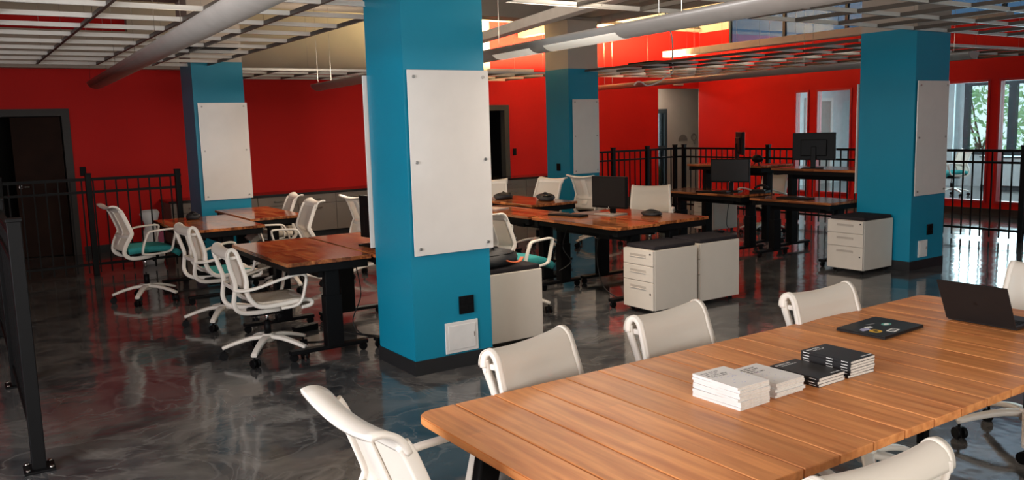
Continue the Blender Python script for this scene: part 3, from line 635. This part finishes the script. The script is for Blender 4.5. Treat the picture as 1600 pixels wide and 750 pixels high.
desk(7.98, 8.55, 6.98, 8.40, DH, 'wooden desk carrying a black monitor in front of the corner railing')
desk(8.62, 9.24, 5.80, 7.05, 1.04, 'raised standing desk behind the one beside the right column', -1)
desk(8.62, 9.24, 7.20, 8.50, 1.06, 'raised standing desk farthest right in front of the railing', -1)

# ------------------------------------------------------------------ pedestals
def pedestal(x0, y0, label, face='x', wd=.38, dp=.53, locks=2):
    # local: front faces -x, origin at footprint centre
    p = thing('pedestal', label, 'cabinet', (x0+dp/2, y0+wd/2, 0), 0, 'mobile drawer pedestals'); hx, hy = dp/2, wd/2
    MB().box(-hx+.02, hx, -hy, hy, .04, .565, .006).build('body', M_PED, p)
    for k, (z0, z1) in enumerate(((.045, .285), (.29, .425), (.43, .562))):
        dr = MB().box(-hx, -hx+.02, -hy+.002, hy-.002, z0, z1, .003).build('drawer', M_PED, p)
        zc = z1-.05; MB().box(-hx-.002, -hx, -.1, .1, zc-.012, zc+.012, .0006).build('handle_recess', M_PED_SHADE, dr); MB().box(-hx-.006, -hx, -.1, .1, zc-.016, zc-.010, .001).build('handle_lip', M_PED, dr)
        if k != 1: MB().cyl((-hx-.004, -hy+.035, z1-.03 if k == 2 else z0+.14), .008, .004, 'x', 10).build('lock', M_BLKP, dr)
    MB().box(-hx+.03, hx-.01, -hy+.012, hy-.012, .565, .6, .01).build('cushion', M_CUSH, p)
    for sx in (-1, 1):
        for sy in (-1, 1): MB().cyl((sx*(hx-.07), sy*(hy-.05)-.01, .018), .018, .02, 'y', 12).box(sx*(hx-.07)-.015, sx*(hx-.07)+.015, sy*(hy-.05)-.015, sy*(hy-.05)+.015, .03, .041).build('caster', M_BLKP, p)
    return p
pedestal(3.20, 5.21, 'cream pedestal with a black bag on it, beside the central column')
pedestal(4.92, 5.25, 'cream three-drawer pedestal with dark cushion, drawers in view')
pedestal(5.50, 5.28, 'cream pedestal with dark cushion just right of the three-drawer one')
pedestal(7.87, 5.24, 'cream three-drawer pedestal standing against the right column', wd=.43)
pedestal(9.35, 8.7, 'cream pedestal under the far desks by the railing')

# ------------------------------------------------------------------ task chairs: local +x is forward
def make_chair(seat_mat, arms):
    c = bpy.data.objects.new('task_chair', None); COL.objects.link(c); c.empty_display_size = .1
    # five-star base
    b = MB(); sec = rrect(.046, .026, .008, 2)
    for k in range(5):
        a = R(72*k+20); ca, sa = math.cos(a), math.sin(a)
        b.sweep(smooth_path([(.02*ca, .02*sa, .150), (.12*ca, .12*sa, .147), (.24*ca, .24*sa, .118), (.328*ca, .328*sa, .088)], 3), sec, scale=[1.25]+[1.25-.04*i for i in range(1, 10)])
    b.cyl((0, 0, .115), .042, .06, n=18); b.build('star_base', M_CHAIR, c)
    cm = MB()
    for s_ in (-1, 1): cm.cyl((-.005, s_*.018-.009, .03), .03, .018, 'y', 14)
    cm.box(-.014, .014, -.009, .009, .028, .062, .003).cyl((.0, 0, .055), .007, .03, n=8)
    cm = cm.mesh('caster'); cm.materials.append(M_BLKP)
    for k in range(5): a = R(72*k+20); inst('caster', cm, c, (.315*math.cos(a), .315*math.sin(a), 0), (0, 0, a+1.1+k))
    MB().cyl((0, 0, .17), .026, .10, n=14).build('gas_lift_sleeve', M_BLKP, c); MB().cyl((0, 0, .26), .014, .10, n=12).build('gas_lift', M_CHROME, c)
    mc = MB().box(-.13, .12, -.075, .075, .335, .385, .012).tube([(.03, -.07, .355), (.03, -.2, .35)], .008).tube([(-.05, .07, .355), (-.05, .19, .35)], .008).cyl((.03, -.235, .35), .015, .04, 'y', 10).build('tilt_mechanism', M_BLKP, c)
    T13 = [q/6-1 for q in range(13)]
    if arms == 'loop':
        # ---- upholstered seat, flared top lip, closed loop arms
        def seat_z(u): return .455+.018*math.cos((u-.35)*2.2)-(.06*max(0, (u-.72)/.28)**2)
        rows = []
        for i in range(13):
            u = i/12; x = -.2+.48*u; hw = .235*(1-.10*(1-u))
            rows.append([(x, hw*t, seat_z(u)-.014*t*t) for t in T13])
        MB().sheet(rows, .055).build('seat', seat_mat, c)
        rows = [[(-.19+.40*i/8, .22*(q/5-1)*(1-.08*(1-i/8)), .408+.012*(q/5-1)**2) for q in range(11)] for i in range(9)]
        MB().sheet(rows, .022).build('seat_shell', M_BLKP, c)
        prof = [(.06, .392), (-.10, .380), (-.18, .388), (-.228, .42), (-.240, .465), (-.214, .54), (-.172, .615), (-.168, .645), (-.186, .70), (-.216, .78), (-.240, .838), (-.258, .868)]
        pp = smooth_path([(x, 0, z) for x, z in prof], 3)
        def half(z): return .185+.045*min(1, max(0, (z-.38)/.22)) if z < .62 else .230-.008*(z-.62)/.25
        for s_ in (-1, 1):
            MB().sweep([(p.x, s_*(half(p.z)-.01)*(1. if p.x < -.02 else .85), p.z) for p in pp], rrect(.040, .020, .008, 2), upv=(0, 1, 0)).build('side_rail', M_CHAIR, c)
        rows = [[(p.x-.022*(1-t*t), t*(half(p.z)-.012), p.z) for t in T13] for p in pp[12:]]
        MB().sheet(rows, .005).build('back_mesh', M_MESH, c)
        lip = smooth_path([(-.246, 0, .845), (-.262, 0, .878), (-.288, 0, .902), (-.322, 0, .912), (-.350, 0, .908)], 3)
        rows = [[(p.x-.022*(1-t*t)*(1-k/12), t*(.234+.004*math.sin(k/12*3.1)), p.z-.030*(1-t*t)*(k/12)) for t in T13] for k, p in enumerate(lip)]
        MB().sheet(rows, .016).build('top_lip', M_CHAIR, c)
        MB().sweep([(p.x-.03, 0, p.z) for p in pp[14:32]], rrect(.010, .085, .004, 2), upv=(0, 1, 0)).build('spine', M_CHAIR, c)
        MB().sweep(smooth_path([(-.185, -.215, .60), (-.222, -.12, .60), (-.232, 0, .60), (-.222, .12, .60), (-.185, .215, .60)], 3), rrect(.010, .03, .004, 2)).build('lumbar_band', M_CHAIR, c)
        for s_ in (-1, 1):
            y = s_*.262
            pts = smooth_path([(-.09, y, .44), (-.075, y*1.02, .52), (-.035, y*1.03, .615), (.0, y*1.03, .640), (.12, y*1.02, .648), (.215, y*1.01, .648), (.238, y*1.01, .625), (.215, y*1.0, .53), (.19, y, .45), (.15, y*.97, .425), (.03, y*.97, .415), (-.07, y*.97, .42)], 4, closed=True)
            MB().sweep(pts, rrect(.018, .036, .007, 2), upv=(0, 1, 0), closed=True).build('armrest', M_CHAIR, c)
    else:
        # ---- mesh sling from seat front to rolled top, carried by a rear frame
        prof = [(.20, .392), (.262, .398), (.282, .415), (.268, .436), (.20, .444), (.06, .432), (-.06, .428), (-.125, .448), (-.168, .50), (-.188, .56), (-.186, .625), (-.194, .68), (-.213, .75), (-.235, .82), (-.247, .845), (-.267, .860), (-.289, .852), (-.300, .830), (-.301, .800)]
        pp = smooth_path([(x, 0, z) for x, z in prof], 3)
        def half(p): return .225 if p.z < .46 else (.225+.01*min(1, (p.z-.46)/.16) if p.z < .62 else .235-.016*(p.z-.62)/.25)
        rs = rrect(.028, .026, .010, 2)
        for s_ in (-1, 1): MB().sweep([(p.x, s_*(half(p)-.012), p.z) for p in pp], rs, upv=(0, 1, 0), scale=[1.25 if 12 < i < 30 else 1. for i in range(len(pp))]).build('side_rail', M_CHAIR, c)
        def sad(z, t): return .016*max(0, (z-.74)/.12)*(t*t-1)
        rows = []
        for i in range(27, len(pp)-1):
            p = pp[i]; tg = (pp[i+1]-pp[i-1]).normalized(); q0 = p+Vector((tg.z, 0, -tg.x))*.011
            rows.append([(q0.x-.018*(1-t*t)*(1 if p.z < .80 else .3), t*(half(p)+.004), q0.z+sad(p.z, t)) for t in T13])
        MB().sheet(rows, .004).build('back_mesh', M_MESH, c)
        MB().sheet([[(p.x, t*(half(p)-.012), p.z+.004-.012*(1-t*t)*(1 if p.z > .425 and p.x < .2 else 0)) for t in T13] for p in pp[0:25]], .006).build('seat_sling', M_CHAIR, c)
        MB().sheet([[(x, t*.205, .452-.012*(1-t*t)+(.012 if x < -.08 else 0)-(.012 if x > .21 else 0)) for t in T13] for x in [-.115+.36*k/10 for k in range(11)]], .016).build('seat', seat_mat, c)
        MB().sweep([(-.296, y, .795) for y in (-.215, -.1, 0, .1, .215)], rrect(.014, .026, .005, 2)).build('crossbar', M_CHAIR, c)
        for s_ in (-1, 1):
            MB().box(-.295, -.236, s_*.19-.010, s_*.19+.010, .790, .812, .004).build('clip', M_CHAIR, c)
            MB().sweep(smooth_path([(-.300, s_*.205, .83), (-.298, s_*.200, .79), (-.282, s_*.185, .72), (-.252, s_*.175, .61), (-.262, s_*.17, .53), (-.268, s_*.165, .47), (-.245, s_*.155, .415), (-.18, s_*.14, .384), (-.05, s_*.12, .375), (.08, s_*.11, .38)], 4), rrect(.032, .024, .009, 2), upv=(0, 1, 0)).build('rear_upright', M_CHAIR, c)
            pts = smooth_path([(-.258, s_*.17, .565), (-.20, s_*.235, .566), (-.12, s_*.264, .58), (0, s_*.272, .612), (.12, s_*.275, .640), (.19, s_*.273, .644), (.228, s_*.27, .622), (.218, s_*.262, .54), (.195, s_*.25, .455), (.15, s_*.24, .415), (.05, s_*.225, .405)], 4)
            MB().sweep(pts, rrect(.034, .020, .008, 2), upv=(-.5, 0, .87)).build('armrest', M_CHAIR, c)
        MB().sweep(smooth_path([(-.255, -.17, .575), (-.262, -.09, .575), (-.264, 0, .575), (-.262, .09, .575), (-.255, .17, .575)], 3), rrect(.010, .028, .004, 2)).build('lumbar_band', M_CHAIR, c)
    return c
PROTO = {}
LOWER = ('star_base', 'caster', 'gas_lift_sleeve')
def chair(x, y, face, label, seat='cream', arms='sweep', lift=0., group='cream task chairs'):
    k = (seat, arms)
    if k not in PROTO:
        PROTO[k] = make_chair(M_TEALSEAT if seat == 'teal' else M_CREAMSEAT, arms); c = PROTO[k]
    else:
        src = PROTO[k]; c = src.copy(); COL.objects.link(c)
        for ch in src.children:
            q = ch.copy(); COL.objects.link(q); q.parent = c; q.location.z = ch.location.z-src['lift_m'] if ch.name.split('.')[0] not in LOWER else ch.location.z
        del c['lift_m']
    c.location = (x, y, 0); c.rotation_euler = (0, 0, R(face)); tag(c, label, 'chair', group)
    for ch in c.children:
        if ch.name.split('.')[0] not in LOWER: ch.location.z += lift
    if PROTO[k] is c: c['lift_m'] = lift
    return c
CH = []
chair(1.12, 2.02, 0, 'cream mesh chair at the near left end of the meeting table, seen from behind', 'cream', 'loop', .02)
chair(1.816, 2.275, -74, 'cream mesh chair on the far side of the meeting table, nearest the central column', 'cream', 'sweep', .0)
chair(2.52, 2.30, -82, 'cream mesh chair on the far side of the table, between the other two', 'cream', 'sweep', .0)
chair(3.315, 2.16, -90, 'cream mesh chair on the far side of the table, nearest the closed laptop', 'cream', 'sweep', .0)
chair(1.74, 1.36, 86, 'cream mesh chair on the near side of the table at the bottom right', 'cream', 'sweep', .0)
chair(4.40, 1.98, 184, 'cream mesh chair at the right end of the table behind the open laptop', 'cream', 'sweep', .0)
chair(1.88, 6.15, -2, 'cream chair with a cream seat pulled up to the desk left of the central column', 'cream', 'sweep', -.01)
chair(1.92, 7.50, 2, 'cream chair with teal seat, second from the cream seated one', 'teal', 'sweep', .03)
chair(1.59, 9.10, 6, 'cream chair with teal seat and loop arms, farthest left beside the railing', 'teal', 'loop', .085)
chair(2.95, 8.72, 176, 'cream chair facing left between the left desks and the grey cabinets', 'cream', 'loop', .02)
chair(3.20, 10.02, 172, 'cream chair behind the wooden desk by the left column', 'cream', 'loop', .0)
chair(4.00, 8.75, 8, 'cream chair seen just left of the central column, facing right', 'cream', 'loop', .03)
chair(4.10, 6.17, 8, 'cream chair with teal seat right of the central column, nearer the camera', 'teal', 'loop', .02)
chair(4.42, 7.28, 4, 'cream chair with teal seat behind the other one right of the central column', 'teal', 'loop', .02)
chair(6.50, 9.15, 190, 'white backed chair behind the bag-strewn desk, facing left', 'cream', 'loop', .04)
chair(6.30, 9.97, 237, 'white backed chair at the far end of the bag-strewn desk beside the central column', 'cream', 'loop', .0)
chair(7.30, 8.88, 8, 'cream chair standing in front of the far column, facing right', 'cream', 'loop', .07)
chair(6.60, 7.10, 222, 'white backed chair behind the desk with the black monitor', 'cream', 'sweep', .06)
chair(9.75, 8.1, 175, 'cream chair behind the raised desks by the railing', 'cream', 'sweep', .02)
chair(16.9, 9.3, 150, 'pale chair inside the office behind the glazed wall', 'teal', 'loop', .02)
for k in PROTO: del PROTO[k]['lift_m']

# ------------------------------------------------------------------ meeting table
TX0, TX1, TY0, TY1, TZ = 1.18, 4.09, 1.345, 2.38, .74
tb = thing('meeting_table', 'long acacia plank meeting table in the foreground', 'table', ((TX0+TX1)/2, (TY0+TY1)/2, 0))
npl = 19; pw = (TX1-TX0)/npl; W_ = TY1-TY0; rc = .06
pl_me = MB().box(-pw/2+.0026, pw/2-.0026, -W_/2, W_/2, TZ-.028, TZ, .003).mesh('plank'); pl_me.materials.append(M_PLANK)
h, q = pw/2-.0026, W_/2
end = [(h, -q), (h, q)]+[(-h+rc-rc*math.sin(R(a)), q-rc+rc*math.cos(R(a))) for a in range(0, 91, 15)]+[(-h+rc-rc*math.cos(R(a)), -q+rc-rc*math.sin(R(a))) for a in range(0, 91, 15)]
eb = MB().prism(end, TZ-.028, TZ); bm = bmesh.new(); em = eb.mesh('plank'); bm.from_mesh(em)
bmesh.ops.bevel(bm, geom=[e for e in bm.edges if abs(e.verts[0].co.z-e.verts[1].co.z) < 1e-5], offset=.003, segments=2, affect='EDGES'); bm.to_mesh(em); bm.free(); em.materials.append(M_PLANK)
for k in range(npl):
    x = -(TX1-TX0)/2+pw*(k+.5)
    if k == 0: inst('plank', em, tb, (x, 0, 0))
    elif k == npl-1: inst('plank', em, tb, (x, 0, 0), (0, 0, math.pi))
    else: inst('plank', pl_me, tb, (x, 0, 0))
hx, hy = (TX1-TX0)/2, W_/2
fr = MB().box(-hx+.12, hx-.12, -hy+.09, -hy+.13, TZ-.075, TZ-.028).box(-hx+.12, hx-.12, hy-.13, hy-.09, TZ-.075, TZ-.028)
for x in (-hx+.14, 0, hx-.14): fr.box(x-.03, x+.03, -hy+.13, hy-.13, TZ-.075, TZ-.028)
fr.build('under_frame', M_BLK, tb)
for sx in (-1, 1):
    for sy in (-1, 1):
        MB().sweep([(sx*(hx-.20), sy*(hy-.16), TZ-.06), (sx*(hx-.10), sy*(hy-.09), 0)], rrect(.075, .045, .008, 2), upv=(0, 1, 0), scale=[1.15, .8]).build('leg', M_BLK, tb)

# ------------------------------------------------------------------ books and laptops on the table
def book(x, y, z, rz, wd, dp, th, cover, label, group, title=None, spine_marks=False):
    b = thing('paperback', label, 'book', (x, y, z), rz, group); hx, hy = wd/2, dp/2; ct = .0007
    MB().box(-hx+.001, hx-.001, -hy+.001, hy-.001, ct, th-ct).build('pages', M_PAGE, b)
    MB().box(-hx, hx, -hy, hy, 0, ct).build('back_cover', cover, b); cv = MB().box(-hx, hx, -hy, hy, th-ct, th).build('front_cover', cover, b)
    sp = MB().box(-hx-.0006, -hx+.001, -hy, hy, 0, th).build('spine', cover, b)
    if spine_marks:
        s = MB()
        for y0 in (hy-.035, -.03, -hy+.012): s.box(-hx-.0009, -hx-.0006, y0, y0+.026, th*.38, th*.62)
        s.build('spine_lettering', M_INKW, sp)
    if title: title(cv, hx, hy, th)
    return b
rnd = random.Random(5)
def words(mb, x0, y0, z, cx, n, ch, hh):
    """a row of letter-like strokes; x0,y0 start, runs along +x"""
    x = x0
    for _ in range(n):
        wl = rnd.choice((2, 3, 4, 5))
        for _ in range(wl):
            mb.box(x, x+ch*.32, y0, y0+hh, z, z+.0003); mb.box(x, x+ch*.7, y0+hh*rnd.choice((0, .4, .8)), y0+hh*.2+hh*rnd.choice((0, .4, .8)), z, z+.0003); x += ch
        x += ch*.8
        if x > cx: break
def white_title(cv, hx, hy, th):
    mb = MB(); 
    for k in range(4): words(mb, -hx+.012+.006*(k % 2), hy-.03-k*.015, th, hx-.03, 3, .0062, .0085)
    mb.build('title_lettering', M_INKG, cv)
    for _ in range(16):
        x, y = rnd.uniform(-hx*.7, hx*.8), rnd.uniform(-hy*.85, hy*.25); MB().box(x, x+rnd.uniform(.003, .008), y, y+.003, th, th+.0003, rotz=rnd.uniform(0, 3)).build('cover_dot', M_STICKL, cv)
def black_title(cv, hx, hy, th):
    mb = MB().cyl((-hx+.014, hy-.018, th), .006, .0003, n=12); words(mb, -hx+.024, hy-.023, th, hx-.05, 2, .0085, .011); words(mb, -hx+.026, hy-.036, th, hx-.02, 3, .006, .006); words(mb, hx-.055, -hy+.014, th, hx-.01, 2, .0055, .007)
    mb.build('title_lettering', M_INKW, cv)
ordn = ['top', 'second from the top', 'third from the top', 'fourth from the top', 'fifth from the top', 'sixth from the top', 'seventh from the top', 'eighth from the top']
def stack(x, y, n, th, wd, dp, cover, lab, group, ttl, marks, jit, gap=.0003):
    for k in range(n):
        i = n-1-k
        pos_ = 'bottom one' if i == n-1 else ('top one' if i == 0 else ordn[i])
        book(x+rnd.uniform(-jit, jit), y+rnd.uniform(-jit, jit), TZ+.0005+k*(th+gap), R(rnd.uniform(-2.5, 2.5)), wd, dp, th, cover, '%s, %s' % (lab, pos_), group, ttl if i == 0 else None, marks)
stack(2.075, 1.848, 8, .0092, .145, .20, M_WCOVER, 'white booklet in the taller white stack', 'white booklets on the table', white_title, False, .002)
stack(2.262, 1.858, 5, .0096, .145, .20, M_WCOVER, 'white booklet in the shorter white stack', 'white booklets on the table', white_title, False, .004)
stack(2.462, 1.845, 3, .0105, .145, .205, M_BCOVER, 'black paperback in the low black stack', 'black paperbacks on the table', black_title, True, .003)
stack(2.635, 1.845, 6, .0098, .145, .205, M_BCOVER, 'black paperback in the taller black stack', 'black paperbacks on the table', black_title, True, .002)

lp = thing('laptop', 'closed dark laptop covered with stickers', 'laptop', (3.27, 2.085, TZ), R(3))
MB().box(-.155, .155, -.11, .11, .002, .010, .002).build('base', M_LAPTOP, lp); ld = MB().box(-.155, .155, -.11, .11, .0105, .0155, .002).build('lid', M_LAPTOP, lp)
def ell(rx, ry, n=20): return [(rx*math.cos(2*math.pi*i/n), ry*math.sin(2*math.pi*i/n)) for i in range(n)]
o = MB().prism(ell(.026, .026), 0, .0004).build('sticker', M_STICKY, ld, (-.095, -.035, .0156)); MB().prism(ell(.010, .012, 5), .0004, .0008).build('sticker_mark', M_BLKP, o)
o = MB().prism([(x, y) for x, y in rrect(.062, .036, .006)], 0, .0004).build('sticker', M_PAPER, ld, (-.03, -.075, .0156), R(8)); MB().prism(rrect(.045, .02, .004), .0004, .0006).build('sticker_mark', M_BLKP, o); MB().prism(ell(.008, .008, 6), .0006, .0009).build('sticker_mark', M_PAPER, o)
MB().prism(ell(.027, .018), 0, .0004).build('sticker', M_STICKT, ld, (.05, .0, .0156)); MB().prism(ell(.014, .009), .0004, .0007).build('sticker_mark', M_PAPER, ld, (.05, 0, .0156))
MB().prism([(-.03, -.012), (.02, -.018), (.034, .004), (.006, .018), (-.02, .01)], 0, .0004).build('sticker', M_STICKL, ld, (-.105, .01, .0156)); MB().prism([(-.02, -.008), (.02, -.012), (.026, .006), (-.01, .014)], 0, .0004).build('sticker', M_PAPER, ld, (-.06, .02, .0156))
MB().prism(rrect(.05, .01, .003), 0, .0004).build('sticker', M_INKG, ld, (0, .045, .0156), R(-10))
l2 = thing('laptop', 'open black laptop seen from behind its lid at the right end of the table', 'laptop', (3.655, 1.858, TZ), R(90))
MB().box(-.148, .148, -.225, -.004, .002, .016, .003).build('base', M_LAPTOP, l2)
kb = MB()
for r_ in range(5):
    for k in range(13): kb.box(-.128+k*.0198, -.128+k*.0198+.016, -.035-r_*.02-.016, -.035-r_*.02, .016, .0172)
kb.build('keyboard', M_BLKP, l2); MB().box(-.045, .045, -.21, -.15, .0158, .0164).build('trackpad', M_SCREEN, l2)
th = R(27)
def lidbox(x0, x1, a0, a1, t0, t1):
    vs = []
    for t in (t0, t1):
        for a in (a0, a1):
            for x in (x0, x1): vs.append((x, a*math.sin(th)+t*math.cos(th), .012+a*math.cos(th)-t*math.sin(th)))
    return MB().add(vs, [(0, 2, 3, 1), (4, 5, 7, 6), (0, 1, 5, 4), (2, 6, 7, 3), (0, 4, 6, 2), (1, 3, 7, 5)])
lb = lidbox(-.148, .148, 0, .205, 0, .006).build('lid', M_LAPTOP, l2); lidbox(-.14, .14, .012, .198, -.0006, 0).build('screen', M_SCREEN, lb)
em_ = MB().add([(math.cos(a)*.012, (.105+math.sin(a)*.014)*math.sin(th)+.0062*math.cos(th), .012+(.105+math.sin(a)*.014)*math.cos(th)-.0062*math.sin(th)) for a in (R(90), R(210), R(330))], [(0, 1, 2)]).build('lid_emblem', M_SCREEN, lb)

# ------------------------------------------------------------------ monitors and desk clutter
def monitor(x, y, z, face, wd, ht, lift, label, tilt=0, base=M_BLKP, arm_base=.09):
    """local +x is the way the screen faces"""
    m = thing('monitor', label, 'monitor', (x, y, z), R(face), 'black monitors')
    MB().box(-.03, .012, -wd/2, wd/2, lift, lift+ht, .006).build('casing', M_BLKP, m); MB().box(.012, .0135, -wd/2+.012, wd/2-.012, lift+.02, lift+ht-.012).build('screen', M_SCREEN, m)
    MB().box(-.055, -.03, -wd*.3, wd*.3, lift+ht*.15, lift+ht*.75, .008).build('rear_housing', M_BLKP, m)
    MB().box(-.075, -.04, -.03, .03, .01, lift+ht*.5, .006).build('stand_neck', M_BLKP, m); MB().box(-.13, arm_base, -.13, .13, 0, .012, .004).build('stand_base', base, m)
    MB().cyl((.012, 0, lift+.01), .004, .002, 'x', 8).build('power_light', M_INKW, m)
    return m
monitor(5.52, 6.52, DH, 190, .44, .32, .065, 'black monitor facing the camera on the desk behind the pedestals', base=M_ALU)
monitor(2.83, 6.15, DH, 8, .50, .34, .05, 'black monitor seen edge-on just left of the central column')
monitor(8.32, 7.45, DH, 206, .50, .30, .12, 'black monitor facing left on the far desk, the lower of the two near the corner')
monitor(8.80, 6.55, 1.04, 28, .50, .33, .10, 'black monitor seen from behind on the raised desk by the right column')
monitor(8.86, 7.75, 1.06, -38, .44, .30, .13, 'black monitor turned away on the farther raised desk')
def keyboard(x, y, z, rz, label):
    k = thing('keyboard', label, 'keyboard', (x, y, z), R(rz)); MB().box(-.07, .07, -.21, .21, 0, .016, .004).build('case', M_BLKP, k)
    s = MB()
    for r_ in range(5):
        for c_ in range(15): s.box(-.06+r_*.024, -.06+r_*.024+.02, -.2+c_*.0265, -.2+c_*.0265+.023, .016, .02)
    s.build('keys', M_SCREEN, k)
keyboard(5.17, 6.75, DH, 12, 'black keyboard beside the monitor behind the pedestals')
keyboard(8.12, 7.55, DH, 20, 'black keyboard in front of the monitor on the far desk')
keyboard(8.2, 6.35, DH-.02, 5, 'black keyboard on the desk beside the right column')
def bag(x, y, z, rx, ry, rz_, label, seed, strap=None):
    b = thing('bag', label, 'bag', (x, y, z), R(20*seed)); MB().blob((0, 0, rz_*.62), (rx, ry, rz_), seed, .09, 20, 12, flat=-rz_*.62).build('pouch', M_BAG, b)
    MB().tube(smooth_path([(-rx*.5, -ry*.3, rz_*1.35), (-rx*.2, -ry*.1, rz_*1.75), (rx*.2, .05*ry, rz_*1.75), (rx*.5, ry*.2, rz_*1.35)], 4), .009, 6).build('handle', M_BAG, b)
    MB().tube([(rx*.8*math.cos(a), ry*.8*math.sin(a), rz_*1.22) for a in [R(t) for t in range(150, 340, 15)]], .005, 5).build('zip', M_BLKP, b)
    return b
bg1 = bag(3.42, 5.42, .601, .25, .17, .075, 'black backpack with an orange strap lying on the pedestal beside the central column', 1)
MB().sweep(smooth_path([(.02, -.15, .05), (.06, -.178, .035), (.12, -.18, .035), (.17, -.15, .06)], 4), rrect(.03, .008, .003, 2)).build('strap', M_ORANGE, bg1, None, R(-20))
bag(5.72, 8.78, DH+.02, .17, .11, .05, 'black bag on the far desk, nearest the central column', 2)
bag(5.95, 8.2, DH+.02, .2, .11, .05, 'black bag on the far desk in front of a white chair', 3)
bag(5.75, 6.15, DH, .13, .09, .03, 'small black pouch on the desk right of the monitor', 4)
bag(2.2, 9.6, DH, .1, .07, .045, 'small black pouch on the dark desk by the left column', 5)
nb = thing('notebook', 'closed pale notebook on the desk beside the central column', 'notebook', (5.05, 7.95, DH), R(15)); MB().box(-.1, .1, -.14, .14, 0, .012, .002).build('cover', M_ALU, nb); MB().box(-.098, .1, -.138, .138, .003, .009).build('pages', M_PAPER, nb)
pt = thing('desk_phone', 'black desk phone and stand on the far desk by the railing', 'phone', (8.42, 7.05, DH), R(200))
MB().prism([(-.1, -.1), (.1, -.1), (.1, .1), (-.1, .1)], 0, .03).build('base', M_BLKP, pt); MB().sweep(smooth_path([(-.05, -.09, .05), (-.06, -.03, .085), (-.06, .03, .085), (-.05, .09, .05)], 3), rrect(.04, .03, .01)).build('handset', M_BLKP, pt); MB().box(0, .08, -.08, .08, .03, .045, .004).build('keypad', M_SCREEN, pt)
wc = thing('webcam', 'black camera on a small tripod between the far monitors', 'camera', (8.66, 7.3, 1.06)); MB().blob((0, 0, .09), (.06, .09, .05), 9, .05).build('camera_body', M_BLKP, wc)
for a in (0, 120, 240): MB().tube([(0, 0, .06), (.06*math.cos(R(a)), .06*math.sin(R(a)), 0)], .006, 5).build('leg', M_BLKP, wc)
wb_ = thing('shopping_bag', 'crumpled white bag standing behind the far-left railing', 'bag', (2.16, 11.75, 0), R(20))
pr = [(.0, .13), (.1, .15), (.25, .14), (.4, .12), (.5, .07), (.56, .09), (.66, .13), (.70, .10)]
MB().sheet([[(q*math.cos(R(a))*(1+.06*math.sin(3*R(a)+zz*9)), q*.75*math.sin(R(a))*(1+.08*math.cos(4*R(a)+zz*7)), zz) for a in range(0, 361, 20)] for zz, q in pr], .004).build('bag_body', M_PAPER, wb_)
MB().box(.02, .10, -.118, -.112, .28, .42, .002).build('bag_patch', mat('pink_print', (.55, .12, .22), .6), wb_)
# floor cables
def cable(pts, label, r=.005): tag(MB().tube(smooth_path(pts, 6), r, 5).build('power_cable', M_CABLE), label, 'cable')
pb = thing('power_strip', 'black power brick under the desk left of the central column', 'power strip', (2.38, 6.75, 0), R(15)); MB().box(-.11, .11, -.035, .035, 0, .05, .006).build('body', M_BLKP, pb)
for k in range(3): MB().cyl((-.06+k*.06, 0, .05), .018, .003, n=12).build('socket', M_SCREEN, pb)
cable([(2.28, 6.73, .03), (2.1, 6.6, .005), (1.98, 6.75, .005), (2.05, 6.95, .005), (2.2, 6.85, .012), (2.1, 6.6, .018), (2.25, 6.35, .005), (2.5, 6.25, .005)], 'black cable coiled under the desk left of the central column')
cable([(2.49, 6.78, .03), (2.6, 6.6, .005), (2.7, 6.3, .005), (2.85, 6.05, .005), (3.0, 5.75, .005)], 'black cable trailing toward the central column')
cable([(2.66, 6.3, .62), (2.68, 6.25, .35), (2.62, 6.3, .12), (2.7, 6.2, .005), (2.9, 5.9, .005)], 'black cable hanging beside the desk leg near the central column')
cable([(5.12, 6.2, .66), (5.1, 6.22, .4), (5.15, 6.2, .12), (5.2, 6.05, .01), (5.3, 5.9, .005)], 'thin black cable hanging under the desk with the monitor')
cable([(5.05, 6.6, .66), (5.0, 6.62, .45), (5.08, 6.6, .3), (4.95, 6.62, .22)], 'thin black cable looping under the desk behind the pedestals')
cable([(8.5, 7.6, .66), (8.55, 7.7, .4), (8.7, 7.8, .2), (8.9, 7.6, .1), (9.0, 7.4, .005)], 'black cable sagging between the far desks')
